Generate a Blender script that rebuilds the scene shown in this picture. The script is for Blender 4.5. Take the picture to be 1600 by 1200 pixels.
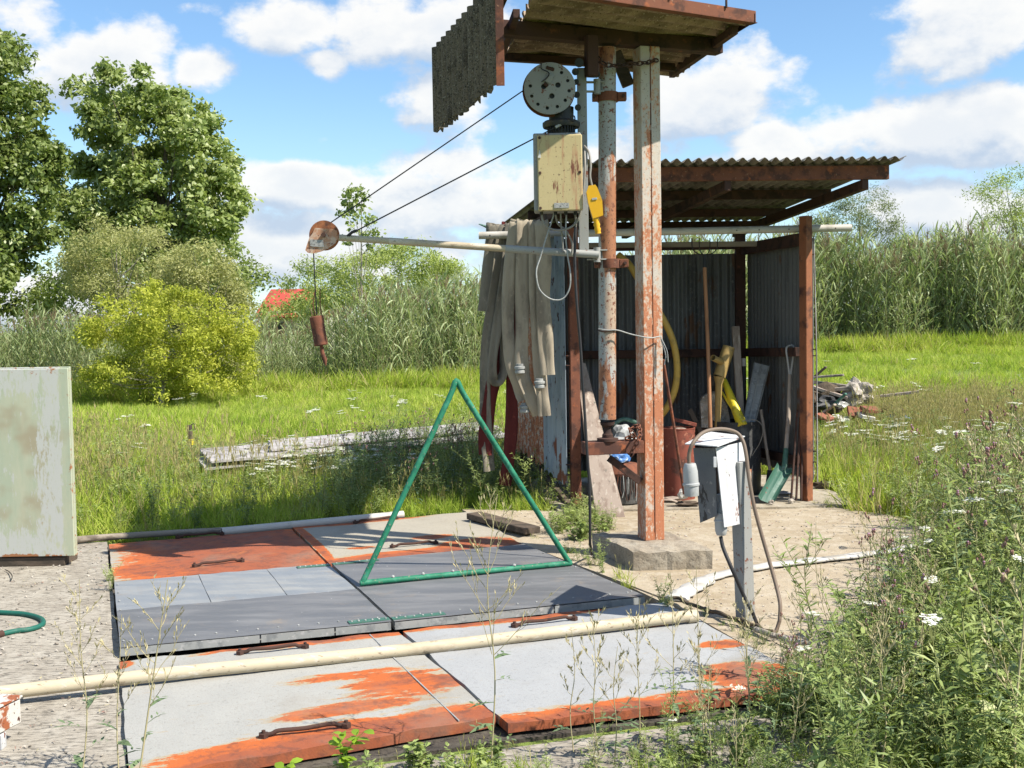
import bpy, bmesh, math, random
import numpy as np
from mathutils import Vector, Matrix, Euler

for o in list(bpy.data.objects):
    bpy.data.objects.remove(o)
S = bpy.context.scene
COL = S.collection
R = math.radians

# ------------------------------------------------------------------ camera
FPX = 1800.0                    # focal length in pixels of the 1600 px wide photograph
CAM_Z = 1.5
PITCH, ROLL = R(-3.02), R(0.95)
cam_d = bpy.data.cameras.new("camera")
cam_d.sensor_fit = 'HORIZONTAL'; cam_d.sensor_width = 36.0
cam_d.lens = 36.0 * FPX / 1600.0
cam_d.clip_start = 0.05; cam_d.clip_end = 3000
cam = bpy.data.objects.new("camera", cam_d); COL.objects.link(cam)
CM = Matrix.Rotation(R(90) + PITCH, 4, 'X') @ Matrix.Rotation(-ROLL, 4, 'Z')
CM.translation = (0, 0, CAM_Z)
cam.matrix_world = CM
S.camera = cam
CR = CM.to_3x3()
CO = Vector((0, 0, CAM_Z))

def ray(px, py):
    return (CR @ Vector(((px - 800) / FPX, -(py - 600) / FPX, -1))).normalized()
def G(px, py, z=0.0):
    d = ray(px, py); t = (z - CAM_Z) / d.z
    return CO + d * t
def D(px, py, Y):
    d = ray(px, py); return CO + d * (Y / d.y)

# ------------------------------------------------------------------ light
SUN = Vector((0.893 * math.cos(R(49)), -0.45 * math.cos(R(49)), math.sin(R(49)))).normalized()
sun_d = bpy.data.lights.new("sun", 'SUN'); sun_d.energy = 5.0; sun_d.angle = R(0.5); sun_d.color = (1.0, 0.93, 0.82)
sun = bpy.data.objects.new("sun", sun_d); COL.objects.link(sun)
sun.rotation_euler = (-SUN).to_track_quat('-Z', 'Y').to_euler(); sun.location = (6, -4, 10)
S.view_settings.view_transform = 'Standard'; S.view_settings.look = 'None'
S.view_settings.gamma = 1.0; S.view_settings.use_curve_mapping = False
S.view_settings.exposure = 0.85
S.cycles.max_bounces = 6; S.cycles.diffuse_bounces = 3; S.cycles.glossy_bounces = 2
S.cycles.transmission_bounces = 3; S.cycles.transparent_max_bounces = 4
S.cycles.caustics_reflective = False; S.cycles.caustics_refractive = False

# ------------------------------------------------------------------ node helpers
class NT:
    def __init__(s, nt): s.nt = nt
    def n(s, typ, **kw):
        nd = s.nt.nodes.new(typ)
        for k, v in kw.items(): setattr(nd, k, v)
        return nd
    def put(s, sock, v):
        if isinstance(v, bpy.types.NodeSocket): s.nt.links.new(v, sock)
        elif v is not None:
            if sock.type == 'RGBA' and not isinstance(v, (int, float)) and len(v) == 3: v = (*v, 1)
            sock.default_value = v
    def math(s, op, a, b=None, c=None, clamp=False):
        nd = s.n('ShaderNodeMath', operation=op, use_clamp=clamp)
        s.put(nd.inputs[0], a)
        if b is not None: s.put(nd.inputs[1], b)
        if c is not None: s.put(nd.inputs[2], c)
        return nd.outputs[0]
    def vm(s, op, a, b=None, out=0):
        nd = s.n('ShaderNodeVectorMath', operation=op)
        s.put(nd.inputs[0], a)
        if b is not None:
            s.put(nd.inputs['Scale'] if op == 'SCALE' else nd.inputs[1], b)
        return nd.outputs[out]
    def noise(s, vec, scale, detail=3, rough=.55, dist=0.0):
        nd = s.n('ShaderNodeTexNoise'); s.put(nd.inputs['Vector'], vec)
        nd.inputs['Scale'].default_value = scale; nd.inputs['Detail'].default_value = detail
        nd.inputs['Roughness'].default_value = rough; nd.inputs['Distortion'].default_value = dist
        return nd.outputs['Fac']
    def ss(s, v, lo, hi, a=0.0, b=1.0):
        nd = s.n('ShaderNodeMapRange', interpolation_type='SMOOTHSTEP')
        s.put(nd.inputs['Value'], v); s.put(nd.inputs['From Min'], lo); s.put(nd.inputs['From Max'], hi)
        s.put(nd.inputs['To Min'], a); s.put(nd.inputs['To Max'], b)
        return nd.outputs[0]
    def mix(s, f, a, b, blend='MIX'):
        nd = s.n('ShaderNodeMix', data_type='RGBA', blend_type=blend)
        s.put(nd.inputs[0], f); s.put(nd.inputs[6], a); s.put(nd.inputs[7], b)
        return nd.outputs[2]
    def sep(s, v):
        nd = s.n('ShaderNodeSeparateXYZ'); s.put(nd.inputs[0], v); return nd.outputs
    def bump(s, h, strength, dist=0.01, normal=None):
        nd = s.n('ShaderNodeBump'); s.put(nd.inputs['Height'], h)
        nd.inputs['Strength'].default_value = strength; nd.inputs['Distance'].default_value = dist
        if normal is not None: s.put(nd.inputs['Normal'], normal)
        return nd.outputs[0]

# ------------------------------------------------------------------ world: Nishita sky with cumulus
W = bpy.data.worlds.new("World"); S.world = W; W.use_nodes = True
W.node_tree.nodes.clear()
w = NT(W.node_tree)
sky = w.n('ShaderNodeTexSky', sky_type='NISHITA'); sky.sun_disc = False
sky.sun_elevation = math.asin(SUN.z); sky.sun_rotation = math.atan2(SUN.x, SUN.y)
sky.air_density = 1.0; sky.dust_density = 0.4; sky.ozone_density = 1.6
skyc = w.mix(1.0, sky.outputs[0], (0.082, 0.098, 0.108, 1), 'MULTIPLY')
dirv = w.n('ShaderNodeTexCoord').outputs['Generated']
CL = [(150,100,150,80,1),(45,40,70,60,1),(312,106,55,42,1.1),(440,35,95,48,1.1),(590,45,80,62,1.0),(500,102,48,28,.9),(690,60,110,60,.9),
      (1520,30,150,75,1.2),(1190,125,90,60,1.0),(1080,170,105,60,.9),(690,160,110,70,1.0),(1420,215,300,52,.95),(490,290,150,50,.8),
      (690,300,190,110,.82),(1580,180,100,60,1.0),(1500,330,220,55,.9),(530,215,70,28,.7),(1130,270,280,70,.72),(450,380,200,60,.9),(60,480,120,60,.9),(900,300,180,120,.75),(320,15,60,18,.7)]
def cloud_density(vec):
    v2 = w.vm('MULTIPLY', vec, (1, 1, 1.55))
    f = w.math('ADD', w.math('MULTIPLY', w.noise(v2, 6.5, 4, .5, .1), .62), w.math('MULTIPLY', w.noise(v2, 21.0, 7, .6, .0), .38))
    cov = None
    for (cx, cy, rx, ry, wt) in CL:
        c = ray(cx, cy)
        dd = w.vm('SUBTRACT', vec, tuple(c))
        dd = w.vm('MULTIPLY', dd, (FPX / rx, FPX / rx, FPX / ry))
        l = w.vm('LENGTH', dd, out=1)
        b = w.ss(l, 1.75, 0.1, 0.0, wt)
        cov = b if cov is None else w.math('MAXIMUM', cov, b)
    # away from the catalogue of cumulus in view, the same kind of broken cloud goes on
    d0 = tuple(ray(800, 330)); far = w.vm('LENGTH', w.vm('SUBTRACT', vec, d0), out=1)
    g = w.math('MULTIPLY', w.ss(far, .5, .75), w.ss(w.noise(v2, 2.2, 2), .48, .62))
    cov = w.math('MAXIMUM', cov, g)
    return w.math('ADD', w.math('MULTIPLY', cov, .62), w.math('MULTIPLY', w.math('SUBTRACT', f, .5), 2.3))
d1 = cloud_density(dirv)
d2 = cloud_density(w.vm('ADD', dirv, (0.016, -0.0, 0.026)))
alpha = w.ss(d1, .24, .50)
lit = w.ss(w.math('SUBTRACT', d1, d2), -.30, .22)
thick = w.ss(d1, .45, .85)
lit = w.math('SUBTRACT', lit, w.math('MULTIPLY', thick, .35), clamp=True)
ccol = w.mix(lit, (.31, .37, .455, 1), (.57, .565, .55, 1))
el = w.sep(dirv)[2]
band = w.math('MULTIPLY', w.ss(el, 0.22, .0), .30)          # thin white veil low over the horizon
skyc = w.mix(band, skyc, (.50, .60, .70, 1))
final = w.mix(w.math('MULTIPLY', alpha, .95), skyc, ccol)
final = w.mix(w.ss(el, 0.0, -.03), final, (.10, .11, .07, 1))
bg = w.n('ShaderNodeBackground'); w.put(bg.inputs[0], final); bg.inputs[1].default_value = 1.0
wo = w.n('ShaderNodeOutputWorld'); w.nt.links.new(bg.outputs[0], wo.inputs[0])
try: W.cycles.sampling_method = 'MANUAL'; W.cycles.sample_map_resolution = 512
except Exception: pass

# ------------------------------------------------------------------ materials
MATS = {}
def new_mat(name):
    m = bpy.data.materials.new(name); m.use_nodes = True
    m.node_tree.nodes.clear(); t = NT(m.node_tree)
    p = t.n('ShaderNodeBsdfPrincipled'); o = t.n('ShaderNodeOutputMaterial')
    t.nt.links.new(p.outputs[0], o.inputs[0])
    MATS[name] = m
    return m, t, p, o
def coords(t, scale=(1, 1, 1), rnd=True):
    v = t.n('ShaderNodeTexCoord').outputs['Object']
    if rnd:
        r = t.n('ShaderNodeObjectInfo').outputs['Random']
        v = t.vm('ADD', v, t.vm('SCALE', (13.1, 7.7, 5.3), r))
    if scale != (1, 1, 1): v = t.vm('MULTIPLY', v, scale)
    return v
def surf(name, base, layers=(), rough=.7, metal=0.0, bump=.3, bscale=60, bdist=.002, stretch=(1, 1, 1), var=.12):
    """layers: (colour, noise scale, lo, hi[, stretch[, detail]]) painted on one after another"""
    m, t, p, o = new_mat(name)
    v0 = coords(t)
    col = t.mix(t.noise(v0, 3.0, 4), tuple(c * (1 - var) for c in base), tuple(min(1, c * (1 + var)) for c in base))
    hsum = t.noise(coords(t, stretch), bscale, 4, .65)
    for L in layers:
        c, sc, lo, hi = L[:4]; st = L[4] if len(L) > 4 else (1, 1, 1); de = L[5] if len(L) > 5 else 5
        msk = t.ss(t.noise(coords(t, st), sc, de, .62), lo, hi)
        cc = t.mix(t.noise(v0, sc * 5, 3), tuple(x * .78 for x in c), tuple(min(1, x * 1.2) for x in c))
        col = t.mix(msk, col, cc)
        hsum = t.math('ADD', hsum, t.math('MULTIPLY', msk, .35))
    t.put(p.inputs['Base Color'], col); p.inputs['Roughness'].default_value = rough
    p.inputs['Metallic'].default_value = metal
    p.inputs['Specular IOR Level'].default_value = .35
    if bump: t.put(p.inputs['Normal'], t.bump(hsum, bump, bdist))
    return m
RUST = (.165, .062, .036); RUSTD = (.075, .034, .025); RUSTO = (.27, .085, .035)
surf('rust', RUST, [(RUSTD, 9, .46, .62), (RUSTO, 14, .58, .70), ((.26, .14, .09), 40, .62, .7)], rough=.9, bump=.6, bscale=140)
surf('rust_dark', (.062, .032, .024), [((.03, .018, .015), 8, .5, .62), (RUST, 14, .60, .72)], rough=.9, bump=.6, bscale=140)
surf('rust_bright', (.32, .12, .05), [(RUSTD, 7, .50, .68), ((.34, .17, .09), 22, .6, .7)], rough=.9, bump=.5, bscale=140)
surf('paint_rust', (.50, .42, .34), [((.46, .29, .19), 6, .44, .58, (1, 1, .35)), ((.42, .155, .07), 48, .44, .51, (1, 1, .5), 9), ((.30, .11, .055), 9, .54, .60, (1, 1, .4), 9), ((.10, .05, .035), 75, .58, .63, (1, 1, .7), 6)], rough=.7, bump=.6, bscale=120)
surf('pipe_paint', (.33, .335, .32), [((.36, .27, .20), 4, .48, .62, (1, 1, .3), 6), ((.30, .13, .065), 7, .495, .54, (1, 1, .28), 9), (RUST, 45, .555, .60, (1, 1, .8), 6), (RUSTD, 90, .60, .65)], rough=.6, bump=.4, bscale=120)
surf('paint_grey', (.27, .275, .265), [(RUST, 22, .60, .66), (RUSTD, 60, .64, .68)], rough=.6, bump=.2, bscale=150)
surf('paint_white', (.52, .53, .54), [((.32, .32, .31), 6, .5, .7, (1, 1, .3)), (RUST, 13, .62, .66, (1, 1, .5), 7), (RUSTD, 40, .64, .68)], rough=.6, bump=.3)
surf('paint_pale_blue', (.29, .34, .385), [((.20, .25, .29), 9, .5, .64, (1, 1, .25)), (RUSTD, 26, .60, .64, (1, 1, .3), 6), (RUST, 4, .62, .66, (1, 1, .5), 6)], rough=.7, bump=.3)
surf('cream_paint', (.44, .36, .19), [((.36, .18, .10), 6, .50, .62, (2.4, 1, .25), 6), (RUST, 13, .58, .66, (2, 1, .4), 6), (RUSTD, 75, .63, .66)], rough=.6, bump=.3)
surf('jib_paint', (.40, .36, .25), [((.42, .40, .32), 8, .5, .62, (.3, 1, 1)), (RUST, 60, .64, .68)], rough=.55, bump=.15)
surf('orange_paint', (.38, .20, .12), [((.46, .34, .26), 22, .46, .60), (RUST, 60, .57, .66)], rough=.7, bump=.4)
surf('green_paint', (.014, .155, .085), [((.035, .21, .13), 9, .5, .65), ((.008, .10, .06), 24, .52, .66), ((.22, .20, .15), 55, .62, .66), (RUSTD, 90, .66, .7)], rough=.65, bump=.35)
surf('green_steel', (.05, .13, .095), [((.12, .20, .16), 12, .5, .62), (RUST, 40, .64, .68)], rough=.5, bump=.2)
surf('dark_steel', (.030, .032, .034), [((.08, .06, .045), 16, .52, .66)], rough=.55, metal=.3, bump=.3)
surf('black_rubber', (.022, .022, .024), rough=.55, bump=.1)
surf('grey_cable', (.22, .21, .19), rough=.5, bump=.05)
surf('bent_cable', (.16, .12, .09), rough=.6, bump=.1)
surf('grey_plastic', (.36, .37, .37), [((.26, .27, .26), 10, .5, .66)], rough=.5, bump=.08)
surf('yellow_plastic', (.62, .34, .012), [((.45, .23, .02), 14, .56, .7)], rough=.35, bump=.05)
surf('lemon_plastic', (.62, .50, .03), [((.35, .28, .04), 9, .55, .7)], rough=.4, bump=.05)
surf('yellow_hose', (.42, .27, .055), [((.25, .17, .05), 9, .5, .66)], rough=.5, bump=.05)
surf('olive_plastic', (.36, .25, .09), [((.22, .16, .07), 8, .5, .66)], rough=.55, bump=.05)
surf('cream_plastic', (.44, .385, .275), [((.33, .27, .19), 6, .46, .66, (.35, 1, 1)), ((.50, .46, .38), 18, .56, .66, (.2, 2, 2)), ((.24, .19, .13), 60, .59, .66, (.3, 1, 1))], rough=.62, bump=.06)
surf('white_plastic', (.46, .44, .40), [((.34, .32, .28), 5, .5, .68), ((.3, .27, .22), 60, .66, .70)], rough=.5, bump=.08)
surf('galvanised', (.30, .31, .30), [((.21, .22, .22), 14, .5, .62), ((.38, .38, .37), 30, .56, .64)], rough=.55, metal=.1, bump=.15)
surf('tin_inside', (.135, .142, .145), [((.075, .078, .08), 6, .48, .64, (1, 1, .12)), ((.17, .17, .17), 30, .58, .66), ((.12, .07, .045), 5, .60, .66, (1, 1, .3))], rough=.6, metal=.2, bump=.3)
surf('roof_sheet', (.21, .195, .17), [((.11, .10, .085), 7, .48, .62), ((.30, .28, .24), 30, .6, .68)], rough=.9, bump=.5)
surf('fibre_cement', (.29, .215, .15), [((.15, .11, .075), 7, .44, .62, (.25, 1.4, 1), 6), ((.12, .09, .065), 3, .52, .66), ((.42, .36, .26), 60, .58, .68), ((.07, .055, .04), 75, .60, .66)], rough=1, bump=.9, bscale=90, bdist=.004)
surf('fibre_lichen', (.13, .108, .078), [((.07, .058, .042), 10, .5, .6), ((.30, .27, .21), 110, .57, .62), ((.03, .026, .02), 95, .56, .61)], rough=1, bump=1, bscale=90, bdist=.005)
surf('white_sheet', (.32, .305, .305), [((.20, .185, .18), 4, .48, .66, (.3, 1.5, 1)), ((.38, .365, .36), 16, .55, .65)], rough=.9, bump=.5)
surf('old_wood', (.34, .285, .235), [((.20, .155, .12), 16, .46, .62, (1, 1, .08)), ((.46, .40, .33), 30, .56, .66, (1, 1, .06))], rough=.9, bump=.7, bscale=70, stretch=(1, 1, .08))
surf('old_wood_flat', (.25, .215, .175), [((.12, .10, .08), 16, .46, .62, (.08, 1, 1)), ((.38, .34, .28), 30, .56, .66, (.06, 1, 1))], rough=.9, bump=.8, bscale=70, stretch=(.08, 1, 1))
surf('plank_wood', (.30, .245, .205), [((.21, .16, .13), 14, .46, .62, (1, 1, .07)), ((.38, .33, .28), 30, .56, .66, (1, 1, .06)), ((.12, .12, .10), 26, .66, .7)], rough=.9, bump=.5, bscale=60, stretch=(1, 1, .07))
surf('handle_wood', (.34, .17, .085), [((.20, .09, .045), 14, .46, .62, (1, 1, .08))], rough=.65, bump=.2)
surf('dark_wood', (.10, .075, .055), [((.05, .04, .03), 12, .46, .62, (.2, 1, 1))], rough=.9, bump=.7)
surf('canvas', (.335, .29, .22), [((.21, .18, .14), 6, .46, .64, (1, 1, .35)), ((.33, .29, .225), 22, .56, .68)], rough=.95, bump=.5, bscale=260, bdist=.001)
surf('canvas_dark', (.225, .20, .155), [((.12, .11, .09), 6, .46, .64, (1, 1, .35)), ((.25, .22, .18), 22, .56, .68)], rough=.95, bump=.5, bscale=260, bdist=.001)
surf('red_canvas', (.105, .017, .015), [((.09, .014, .013), 6, .46, .64, (1, 1, .35)), ((.20, .04, .03), 22, .58, .7)], rough=.85, bump=.5, bscale=260, bdist=.001)
surf('white_canvas', (.45, .44, .42), [((.34, .32, .28), 7, .5, .64)], rough=.8, bump=.4, bscale=120)
surf('garden_hose', (.010, .10, .072), [((.05, .12, .09), 20, .54, .68)], rough=.6, bump=.05)
surf('red_drum', (.20, .055, .035), [(RUSTD, 6, .48, .62), ((.32, .13, .08), 20, .58, .68)], rough=.75, bump=.4)
surf('black_drum', (.030, .031, .033), [((.09, .09, .085), 5, .5, .66), ((.16, .15, .14), 40, .62, .68)], rough=.6, bump=.3)
surf('stone', (.40, .36, .31), [((.26, .23, .19), 10, .45, .6), ((.52, .48, .42), 26, .55, .65)], rough=1, bump=1, bscale=40, bdist=.01)
surf('brick_red', (.22, .085, .055), [((.28, .10, .06), 12, .5, .62)], rough=1, bump=.6)
surf('blue_tarp', (.06, .17, .42), [((.40, .50, .62), 14, .52, .60)], rough=.5, bump=.6, bscale=30, bdist=.01)
surf('roof_tile_red', (.40, .060, .042), [((.26, .05, .035), 1.2, .45, .65)], rough=.8, bump=.4)
surf('house_wall', (.45, .42, .36), rough=.9, bump=.2)
surf('bark', (.16, .13, .10), [((.08, .065, .05), 14, .46, .6, (1, 1, .2))], rough=1, bump=1, bscale=30, bdist=.01)
surf('twig', (.26, .24, .19), rough=.9, bump=.2)
surf('dirt', (.10, .075, .05), [((.06, .045, .03), 8, .46, .6)], rough=1, bump=.8, bscale=30, bdist=.01)
surf('label_print', (.30, .30, .29), [((.12, .12, .12), 170, .52, .58, (.4, 1, 1))], rough=.5, bump=.2)
surf('post_rust', (.23, .088, .042), [(RUSTD, 7, .48, .66), ((.32, .13, .06), 22, .58, .7)], rough=.9, bump=.5, bscale=140)
surf('shaded_hood_paint', (.12, .13, .14), [((.035, .035, .037), 14, .54, .58, (1, 1, .5), 7), ((.22, .22, .22), 30, .60, .66)], rough=.6, bump=.4)  # shade of the hood's unlit sheet put into the dark grey; black patches are wear
surf('peeling_white', (.48, .46, .42), [(RUSTO, 12, .54, .60, (1, 1, 1), 7), (RUSTD, 50, .60, .66)], rough=.7, bump=.5)
surf('sticker', (.5, .49, .46), rough=.5, bump=0)

def concrete(name, base, dark, light, contrast=1.0, fine=220, streak=(1, 1, 1)):
    m, t, p, o = new_mat(name)
    v = coords(t, rnd=False)
    a = t.noise(v, 1.3, 6, .6); b = t.noise(v, 9, 6, .65); c = t.noise(t.vm('MULTIPLY', v, streak), fine, 3, .7); e = t.noise(t.vm('MULTIPLY', v, streak), 40, 5, .7)
    col = t.mix(t.ss(a, .38, .64), dark, base)
    col = t.mix(t.ss(b, .42, .66), col, light)
    sp = t.ss(e, .37, .53) if contrast > 1.2 else t.ss(e, .36, .50)
    col = t.mix(t.math('MULTIPLY', t.math('SUBTRACT', 1.0, sp), .75 * contrast), col, tuple(x * .42 for x in dark))
    col = t.mix(t.math('MULTIPLY', t.ss(c, .58, .7), .5 * contrast), col, tuple(min(1, x * 1.3) for x in light))
    vo = t.n('ShaderNodeTexVoronoi', feature='DISTANCE_TO_EDGE'); t.put(vo.inputs['Vector'], t.vm('ADD', v, t.vm('SCALE', t.n('ShaderNodeTexNoise').outputs['Color'], .2))); vo.inputs['Scale'].default_value = .55
    crack = t.math('ADD', .45, t.math('MULTIPLY', t.ss(vo.outputs['Distance'], .0, .004), .55)) if name == 'rough_concrete' else t.math('ADD', .8, t.math('MULTIPLY', t.ss(vo.outputs['Distance'], .0, .004), .2))
    col = t.mix(crack, tuple(x * .5 for x in dark), col)
    t.put(p.inputs['Base Color'], col); p.inputs['Roughness'].default_value = .95
    h = t.math('ADD', t.math('ADD', e, t.math('MULTIPLY', c, .5)), t.math('MULTIPLY', b, 1.0))
    t.put(p.inputs['Normal'], t.bump(h, .8, .006))
concrete('rough_concrete', (.315, .285, .235), (.25, .22, .178), (.375, .345, .29), 1.21, 150, (.45, 1.4, 1))
concrete('beige_concrete', (.365, .305, .22), (.305, .245, .165), (.41, .355, .27), .3, 260)
concrete('floor_concrete', (.33, .285, .21), (.24, .20, .15), (.39, .35, .28), .5, 200)
concrete('block_concrete', (.29, .25, .19), (.22, .185, .14), (.33, .295, .235), .7, 120)
concrete('pit_dark', (.06, .05, .04), (.03, .025, .02), (.09, .08, .06), 1, 90)

def cover_mat(name, base, ell, amp=.9, thr=.5, rustc=((.42, .098, .017), (.25, .068, .028)), stretch=(7, 30), edge=.0):
    """painted steel lid: rust where the listed patches (u, v, ru, rv, weight) lie, broken up by streaky noise"""
    m, t, p, o = new_mat(name)
    uv = t.n('ShaderNodeUVMap').outputs[0]
    v = coords(t, rnd=False)
    acc = None
    for (cu, cv, ru, rv, wt) in ell:
        dd = t.vm('MULTIPLY', t.vm('SUBTRACT', uv, (cu, cv, 0)), (1 / ru, 1 / rv, 0))
        b = t.ss(t.vm('LENGTH', dd, out=1), 1.5, .3, 0.0, wt)
        acc = b if acc is None else t.math('MAXIMUM', acc, b)
    n1 = t.noise(t.vm('MULTIPLY', uv, (stretch[0], stretch[1], 1)), 1.0, 9, .68, .4)
    n2 = t.noise(v, 30, 5, .7)
    nn = t.math('ADD', t.math('MULTIPLY', n1, .72), t.math('MULTIPLY', n2, .28))
    amp = amp * 1.9
    msk = t.math('ADD', acc, t.math('MULTIPLY', t.math('SUBTRACT', nn, .5), amp * 2))
    paint = t.mix(t.noise(v, 3, 5), tuple(c * .88 for c in base), tuple(min(1, c * 1.12) for c in base))
    paint = t.mix(t.ss(t.noise(v, 45, 4, .7), .56, .72), paint, tuple(c * .72 for c in base))
    paint = t.mix(t.math('MULTIPLY', t.ss(t.noise(v, 110, 2, .7), .69, .73), .8), paint, (.16, .10, .07))
    col = t.mix(t.ss(msk, thr - .30, thr - .04), paint, (.33, .26, .16))
    col = t.mix(t.ss(msk, thr - .08, thr + .02), col, rustc[0])
    col = t.mix(t.math('MULTIPLY', t.ss(msk, thr + .15, thr + .6), .9), col, rustc[1])
    col = t.mix(t.math('MULTIPLY', t.math('MULTIPLY', t.ss(msk, thr, thr + .1), t.ss(t.noise(v, 14, 7, .7), .46, .62)), .65), col, (.115, .042, .026))
    col = t.mix(t.math('MULTIPLY', t.math('MULTIPLY', t.ss(msk, thr, thr + .1), t.ss(t.noise(v, 8, 7, .7), .55, .68)), .6), col, (.36, .115, .03))
    col = t.mix(t.math('MULTIPLY', t.ss(t.noise(v, 160, 3, .7), .5, .68), .45), col, t.mix(.5, col, (.12, .06, .04)))
    col = t.mix(t.math('MULTIPLY', t.ss(t.noise(v, 2.2, 6, .65), .5, .7), .35), col, (.20, .17, .13))
    t.put(p.inputs['Base Color'], col); p.inputs['Roughness'].default_value = .85
    h = t.math('ADD', t.noise(v, 150, 3, .7), t.math('MULTIPLY', t.ss(msk, thr - .1, thr + .05), -.6))
    t.put(p.inputs['Normal'], t.bump(h, .45, .003))
WHITE = (.31, .305, .285)
cover_mat('cover_back_rusty', WHITE, [(.62, .5, .55, .9, 1.3), (.2, .8, .25, .25, 1.0), (.3, .1, .35, .2, 1.1)], amp=.55)
cover_mat('cover_back_white', (.32, .295, .24), [(.5, 1.04, 1.0, .16, 1.3), (.02, .5, .03, .9, .9), (.25, .0, .5, .07, 1.0), (.62, .62, .12, .06, .9), (.22, .72, .1, .05, .6), (.8, .9, .25, .16, 1.0)], amp=.35)
cover_mat('cover_front_left', (.31, .31, .29), [(.72, 1.03, .75, .17, 1.4), (.84, .60, .20, .16, .80), (.62, .75, .26, .06, .85), (.70, .45, .26, .05, .72), (.58, .20, .15, .05, .85), (.7, -.02, .5, .08, 1.2), (.0, .03, .05, .05, 1), (.97, .62, .07, .08, 1.0)], amp=.62, stretch=(4, 22))
cover_mat('cover_front_right', (.305, .315, .32), [(.5, 1.03, .8, .11, 1.4), (.86, .85, .16, .12, 1.2), (.35, -.02, .45, .07, 1.2), (.62, .22, .2, .05, .85), (.8, .24, .12, .05, 1.0), (.93, .55, .09, .05, .9)], amp=.6, stretch=(6, 20))

def post_mat():
    m, t, p, o = new_mat('post_paint')
    v = coords(t); z = t.sep(t.n('ShaderNodeTexCoord').outputs['Object'])[2]
    k = t.math('SUBTRACT', t.math('MULTIPLY', t.ss(z, 2.9, .2), .085), .002)          # paint survives higher up, rust wins near the ground
    big = t.noise(t.vm('MULTIPLY', v, (1, 1, .35)), 8, 7, .65); fine = t.noise(t.vm('MULTIPLY', v, (1, 1, .6)), 55, 8, .7)
    col = t.mix(t.noise(v, 4, 4), (.40, .37, .33), (.50, .44, .38))
    mm = t.math('ADD', t.math('ADD', t.math('MULTIPLY', big, .5), t.math('MULTIPLY', fine, .5)), k)
    col = t.mix(t.ss(mm, .47, .56), col, (.47, .30, .20))
    col = t.mix(t.ss(mm, .53, .575), col, (.40, .15, .07))
    col = t.mix(t.ss(t.noise(v, 11, 6, .7), .56, .68), col, t.mix(.6, col, (.16, .065, .04)))
    col = t.mix(t.ss(t.noise(v, 80, 5, .7), .60, .66), col, (.09, .045, .03))
    t.put(p.inputs['Base Color'], col); p.inputs['Roughness'].default_value = .75
    t.put(p.inputs['Normal'], t.bump(t.math('ADD', mm, t.math('MULTIPLY', fine, .5)), .7, .003))
post_mat()
def steel(name, base, light, rough):
    m, t, p, o = new_mat(name)
    v = coords(t)
    a = t.noise(t.vm('MULTIPLY', v, (.5, 2.2, 1)), 4, 6, .65)
    col = t.mix(t.ss(a, .4, .7), base, light)
    col = t.mix(t.math('MULTIPLY', t.ss(t.noise(v, 5, 6, .7), .55, .75), .6), col, (.30, .24, .18))
    col = t.mix(t.ss(t.noise(v, 55, 3, .6), .72, .75), col, (.6, .58, .55))
    t.put(p.inputs['Base Color'], col); t.put(p.inputs['Roughness'], t.ss(a, .3, .7, rough - .08, rough + .12))
    p.inputs['Metallic'].default_value = .35
    t.put(p.inputs['Normal'], t.bump(t.noise(v, 3, 3), .25, .01))
steel('lid_steel_dark', (.155, .158, .165), (.205, .207, .212), .6)
steel('lid_steel_blue', (.245, .265, .285), (.31, .315, .31), .65)

def cabinet_mat():
    m, t, p, o = new_mat('cabinet_paint')
    v = coords(t)
    st = t.noise(t.vm('MULTIPLY', v, (3, 1, .5)), 4, 7, .65); s2 = t.noise(t.vm('MULTIPLY', v, (1, 1, .22)), 28, 5, .6)
    col = t.mix(t.ss(st, .36, .66), (.33, .375, .275), (.40, .41, .30))
    col = t.mix(t.ss(t.noise(v, 3, 3), .5, .68), col, (.31, .28, .19))
    g = t.sep(t.n('ShaderNodeTexCoord').outputs['Generated'])
    ed = t.math('MAXIMUM', t.ss(g[0], .74, .86), t.math('MAXIMUM', t.ss(g[2], .22, .06), t.ss(g[2], .80, .92)))
    ed = t.math('MULTIPLY', ed, t.math('SUBTRACT', 1.0, t.ss(g[0], .93, .96)))
    fl = t.noise(t.vm('MULTIPLY', v, (1.2, 1, .35)), 55, 6, .7)
    col = t.mix(t.ss(t.math('ADD', t.math('MULTIPLY', ed, .16), t.math('ADD', t.math('MULTIPLY', s2, .45), t.math('MULTIPLY', fl, .55))), .57, .65), col, (.42, .43, .40))
    eg = t.math('MAXIMUM', t.ss(g[2], .03, .0), t.math('MAXIMUM', t.math('MULTIPLY', t.ss(g[0], .975, 1.0), .35), t.math('MULTIPLY', t.ss(g[2], .93, 1.0), .35)))
    col = t.mix(t.ss(t.math('ADD', t.math('MULTIPLY', eg, .3), t.noise(v, 22, 5, .7)), .68, .76), col, (.28, .12, .05))
    col = t.mix(t.ss(t.noise(t.vm('MULTIPLY', v, (1, 1, .4)), 17, 4, .6), .70, .73), col, (.28, .14, .06))
    t.put(p.inputs['Base Color'], col); p.inputs['Roughness'].default_value = .55
    t.put(p.inputs['Normal'], t.bump(s2, .15, .003))
cabinet_mat()

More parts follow.
